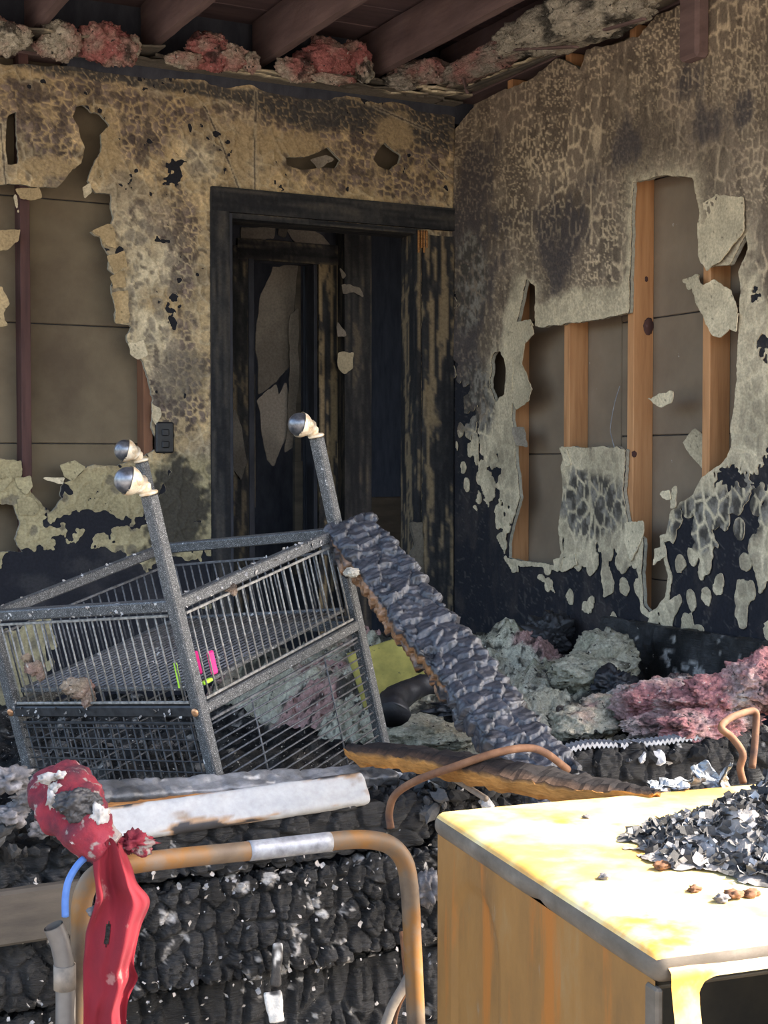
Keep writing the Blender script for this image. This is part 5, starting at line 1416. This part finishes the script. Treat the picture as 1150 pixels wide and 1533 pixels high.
heap('insulation_heap', 'heap of fallen greyish white insulation under the right wall', 1.7, 3.16, 3.3, 5.48, h_white, c_white, .0075, cat='insulation')
def h_dark(A, B):
    b = .10 - .16 * ss(1.9, 2.2, A) * ss(3.5, 3.8, B) + .10 * gz(A, B, 1.3, 3.6, .8, .5) + .05 * fbm(A * 5, B * 5, 0, 3, 91)
    return b + .05 * fbm(A * 16, B * 16, 0, 4, 92, .6) + .02 * fbm(A * 50, B * 50, 0, 3, 93)
def c_dark(A, B, H_):
    n2_ = fbm(A * 24, B * 24, 0, 4, 95)
    c = mix(np.full(3, .012), np.array([.05, .047, .043]), ss(-.3, .3, n2_))
    return mix(c, np.array([.34, .31, .27]), ss(.30, .42, fbm(A * 32, B * 32, 4.0, 3, 96)) * ss(.0, .3, fbm(A * 5, B * 5, 4.0, 2, 97)))
heap('charred_rubble', 'black rubble covering the floor behind the burnt front wall', -.2, 3.1, 2.93, 5.4, h_dark, c_dark, .016, m='wool')
# insulation lumps lying on the heaps
def wz(x, y, z): return on(x, y, 2, z)
wool('fallen_insulation', 'pale insulation lump in front of the dark board at the wall foot', [(wz(905, 985, .34), (.11, .12, .09), .1), (wz(880, 1010, .32), (.13, .12, .06), .2)], 201, (GRW, (.36, .34, .24)), 'fallen insulation lumps', n=5)
wool('fallen_insulation', 'flat pale insulation lump left of the leaning beam foot', [(wz(640, 1095, .20), (.17, .14, .05), .1), (wz(610, 1080, .2), (.10, .12, .06), .1)], 205, (GRW, (.40, .39, .30)), 'fallen insulation lumps', n=5)
wool('fallen_insulation', 'white insulation lump right of the leaning beam foot', [(wz(870, 1085, .30), (.10, .09, .05), .1), (wz(900, 1070, .31), (.09, .08, .05), .3)], 209, (GRW, (.42, .26, .22)), 'fallen insulation lumps', n=5)
wool('fallen_insulation', 'small pinkish insulation lump behind the leaning beam', [(wz(640, 1005, .22), (.09, .09, .06), .8)], 213, (GRW, PINKW), 'fallen insulation lumps', n=5)
wool('fallen_insulation', 'rounded grey insulation lump beside the yellowed board', [(wz(600, 1040, .18), (.07, .08, .08), .1)], 217, ((.30, .30, .25), (.4, .38, .3)), 'fallen insulation lumps', n=5)
wool('pink_insulation', 'torn pink insulation batt lying before the right wall', [(wz(1000, 1050, .36), (.13, .10, .055), .9), (wz(1050, 1055, .37), (.13, .09, .05), .95), (wz(960, 1060, .34), (.09, .08, .05), .7), (wz(1090, 1040, .40), (.12, .09, .06), .95), (wz(1060, 1085, .34), (.14, .07, .04), .9), (wz(945, 1050, .33), (.07, .07, .04), .3), (wz(1140, 1020, .44), (.11, .10, .07), .95), (wz(1020, 1030, .38), (.05, .05, .04), .0), (wz(985, 1085, .32), (.10, .06, .03), .75)], 221, ((.56, .50, .44), (.46, .21, .20)), n=6)
# yellowed board, melted black curl, charred chunks
V0, W, f, nn = gridbox((.22, .20, .02), .012, .006, lambda P: .004 * fbm(P[:, 0] * 14, P[:, 1] * 14, 0, 3, 5))
c_ = at(582, 1005, 4.45); Rm = frame_from(np.array([.8, -.3, .25]), np.array([-.2, -.8, .6]))
single('yellowed_board', W @ Rm.T + c_, f, M['yellow'], 'yellowed board scrap between the cage and the leaning beam', 'board', None, True)
P = smooth_path([at(x, y, d) for x, y, d in ((588, 1072, 4.0), (592, 1050, 4.05), (620, 1030, 4.15), (655, 1024, 4.2), (690, 1032, 4.2))], 8)
g = G().tube(P, np.linspace(.05, .02, len(P)), 12); v = np.array(g.v); v += .012 * np.stack([fbm(v[:, 0] * 25, v[:, 1] * 25, v[:, 2] * 25 + k, 3, 60 + k) for k in range(3)], 1)
single('melted_curl', v, g.f, M['black_plastic'], 'black melted curl lying on the insulation behind the beam', 'debris', None, True)
for k, (x, y, d, s_, lab, m) in enumerate([(822, 950, 5.45, (.09, .07, .075), 'peaked black lump in the far corner by the wall', 'char'), (918, 1030, 4.55, (.07, .07, .055), 'round black lump on the white insulation heap', 'black_plastic'), (945, 1075, 4.2, (.11, .08, .05), 'black lump in front of the pink insulation', 'black_plastic'), (868, 1110, 3.9, (.05, .05, .045), 'dark brown lump below the white insulation', 'char'), (1000, 1070, 4.0, (.09, .05, .03), 'flat black lump under the torn pink insulation', 'black_plastic'), (690, 1060, 4.1, (.09, .07, .03), 'flat black lump under the melted curl', 'black_plastic')]):
    v, f = lump(at(x, y, d), s_, 240 + k, 5, .5, 1.8, .22)
    single('charred_lump', v, f, M[m], lab, 'lump', None, True, 'charred lumps in the rubble')
# dark fallen board along the foot of the right wall
p, q = on(928, 985, 0, XR - .05), on(1100, 1010, 0, XR - .05)
W, f, c = charboard(None, 'b', ((XR - .035), (p[1] + q[1]) / 2, .34), (.04, abs(q[1] - p[1]) + .25, .22), (.08, .10, .10), .008, 251, res=.012, rad=.01, base=.018, ash=.05)
single('charred_board', W, f, M['char_vc'], 'charred board standing along the foot of the right wall', 'board', c, True)
# corrugated silver edge on the right knee wall
def corr(px, lab):
    P = smooth_path([on(x, y, 1, YF + .06) for x, y in px], 60)
    n = len(P); V, Fc = [], []
    Ls = np.concatenate([[0], np.cumsum(np.linalg.norm(np.diff(P, axis=0), axis=1))])
    for i in range(n):
        o = .0035 * math.sin(Ls[i] / .0022)
        for dz, dy in ((-.005 + o, 0), (.005 + o, 0), (.007 + o, .03), (-.005 + o, .03)):
            V.append(P[i] + np.array([0, dy, dz]))
    for i in range(n - 1):
        for k in range(4): Fc.append((i * 4 + k, i * 4 + (k + 1) % 4, i * 4 + 4 + (k + 1) % 4, i * 4 + 4 + k))
    single('corrugated_edging', V, Fc, M['corr'], lab, 'edging', None, False, 'corrugated metal edging')
corr([(850, 1124), (885, 1116), (925, 1116)], 'short wavy silver edging left on the charred sill')
corr([(930, 1117), (980, 1113), (1030, 1106), (1080, 1099), (1112, 1093)], 'long wavy silver edging right on the charred sill')
# crumpled foil scraps above the ash pile
for k, (x, y, d, s_) in enumerate([(1030, 1176, 2.66, .030), (1062, 1172, 2.66, .030), (1010, 1182, 2.62, .024), (1086, 1176, 2.62, .028), (985, 1184, 2.66, .020)]):
    c_ = on(x, y, 2, ZW) * np.array([1, 1, 0]) + np.array([0, 0, ZW + .35 * s_]); n = 12
    a = np.linspace(-1, 1, n); A, B = np.meshgrid(a, a, indexing='ij')
    Rm = rrot(np.random.default_rng(300 + k))
    Zc = .4 * fbm(A * 1.6, B * 1.6, k, 3, 301 + k) * 1.5
    P0 = np.stack([A, B * .6, Zc], -1).reshape(-1, 3) * s_
    P1 = P0 + np.array([0, 0, .003])
    Fc = [(i * n + j, (i + 1) * n + j, (i + 1) * n + j + 1, i * n + j + 1) for i in range(n - 1) for j in range(n - 1)]
    V = np.concatenate([P0, P1]) @ Rm.T + c_
    Fc = [q[::-1] for q in Fc] + [tuple(i + n * n for i in q) for q in Fc]
    single('foil_scrap', V, Fc, M['foil'], ['crumpled grey foil scrap, middle of those above the ash pile', 'crumpled grey foil scrap next to the rusty hook rod', 'crumpled grey foil scrap on the back edge of the lid', 'crumpled grey foil scrap under the rusty hook rod', 'leftmost crumpled grey foil scrap behind the ash pile'][k], 'foil', None, False, 'foil scraps behind the ash pile')
# char blocks and pale flakes along the front wall
rng = np.random.default_rng(5)
V, Fc, C = [], [], []
def chunk(c, s, seed):
    v, f = lump(c, s, seed, 2, .5, 1.7, .25, 4, rrot(rng)); return v, f
for k in range(420):
    r_ = rng.random()
    if r_ < .3: x, z, y = rng.uniform(.25, .80), rng.uniform(.26, .32), YF + rng.uniform(-.03, .12)
    elif r_ < .6: x, z, y = rng.uniform(1.5, 1.85), rng.uniform(.24, .32), YF + rng.uniform(-.04, .12)
    else: x, z, y = rng.uniform(.3, 2.9), rng.uniform(.27, .31), YF + rng.uniform(.02, .14)
    s = rng.uniform(.008, .026)
    v, f = chunk((x, y, z), (s, s * .7, s * .6), 400 + k)
    n = len(V); V += list(map(tuple, v)); Fc += [tuple(i + n for i in q) for q in f]
    g_ = rng.choice([.02, .04, .08, .5], p=[.45, .25, .15, .15]); C += [(g_, g_ * .97, g_ * .93)] * len(v)
single('char_crumbs', V, Fc, M['plain'], 'black and ashy crumbs strewn on top of the burnt front wall', 'crumbs', np.array(C), False, kind='stuff')
V, Fc = [], []
for k in range(420):
    x, z = rng.uniform(.30, 1.74), rng.uniform(-.28, .17)
    if rng.random() < .5: z = rng.choice([-.055, .165]) + rng.normal() * .03
    v, f = flake_mesh(np.array([x, YF - .032 - .004 * rng.random(), z]), rng.uniform(.003, .013) * np.array([1, .8, .6]), rrot(rng), .3)
    n = len(V); V += list(map(tuple, v)); Fc += [tuple(i + n for i in q) for q in f]
single('white_ash_flakes', V, Fc, M['ash'], 'white ash flakes stuck to the charred siding', 'ash', kind='stuff')
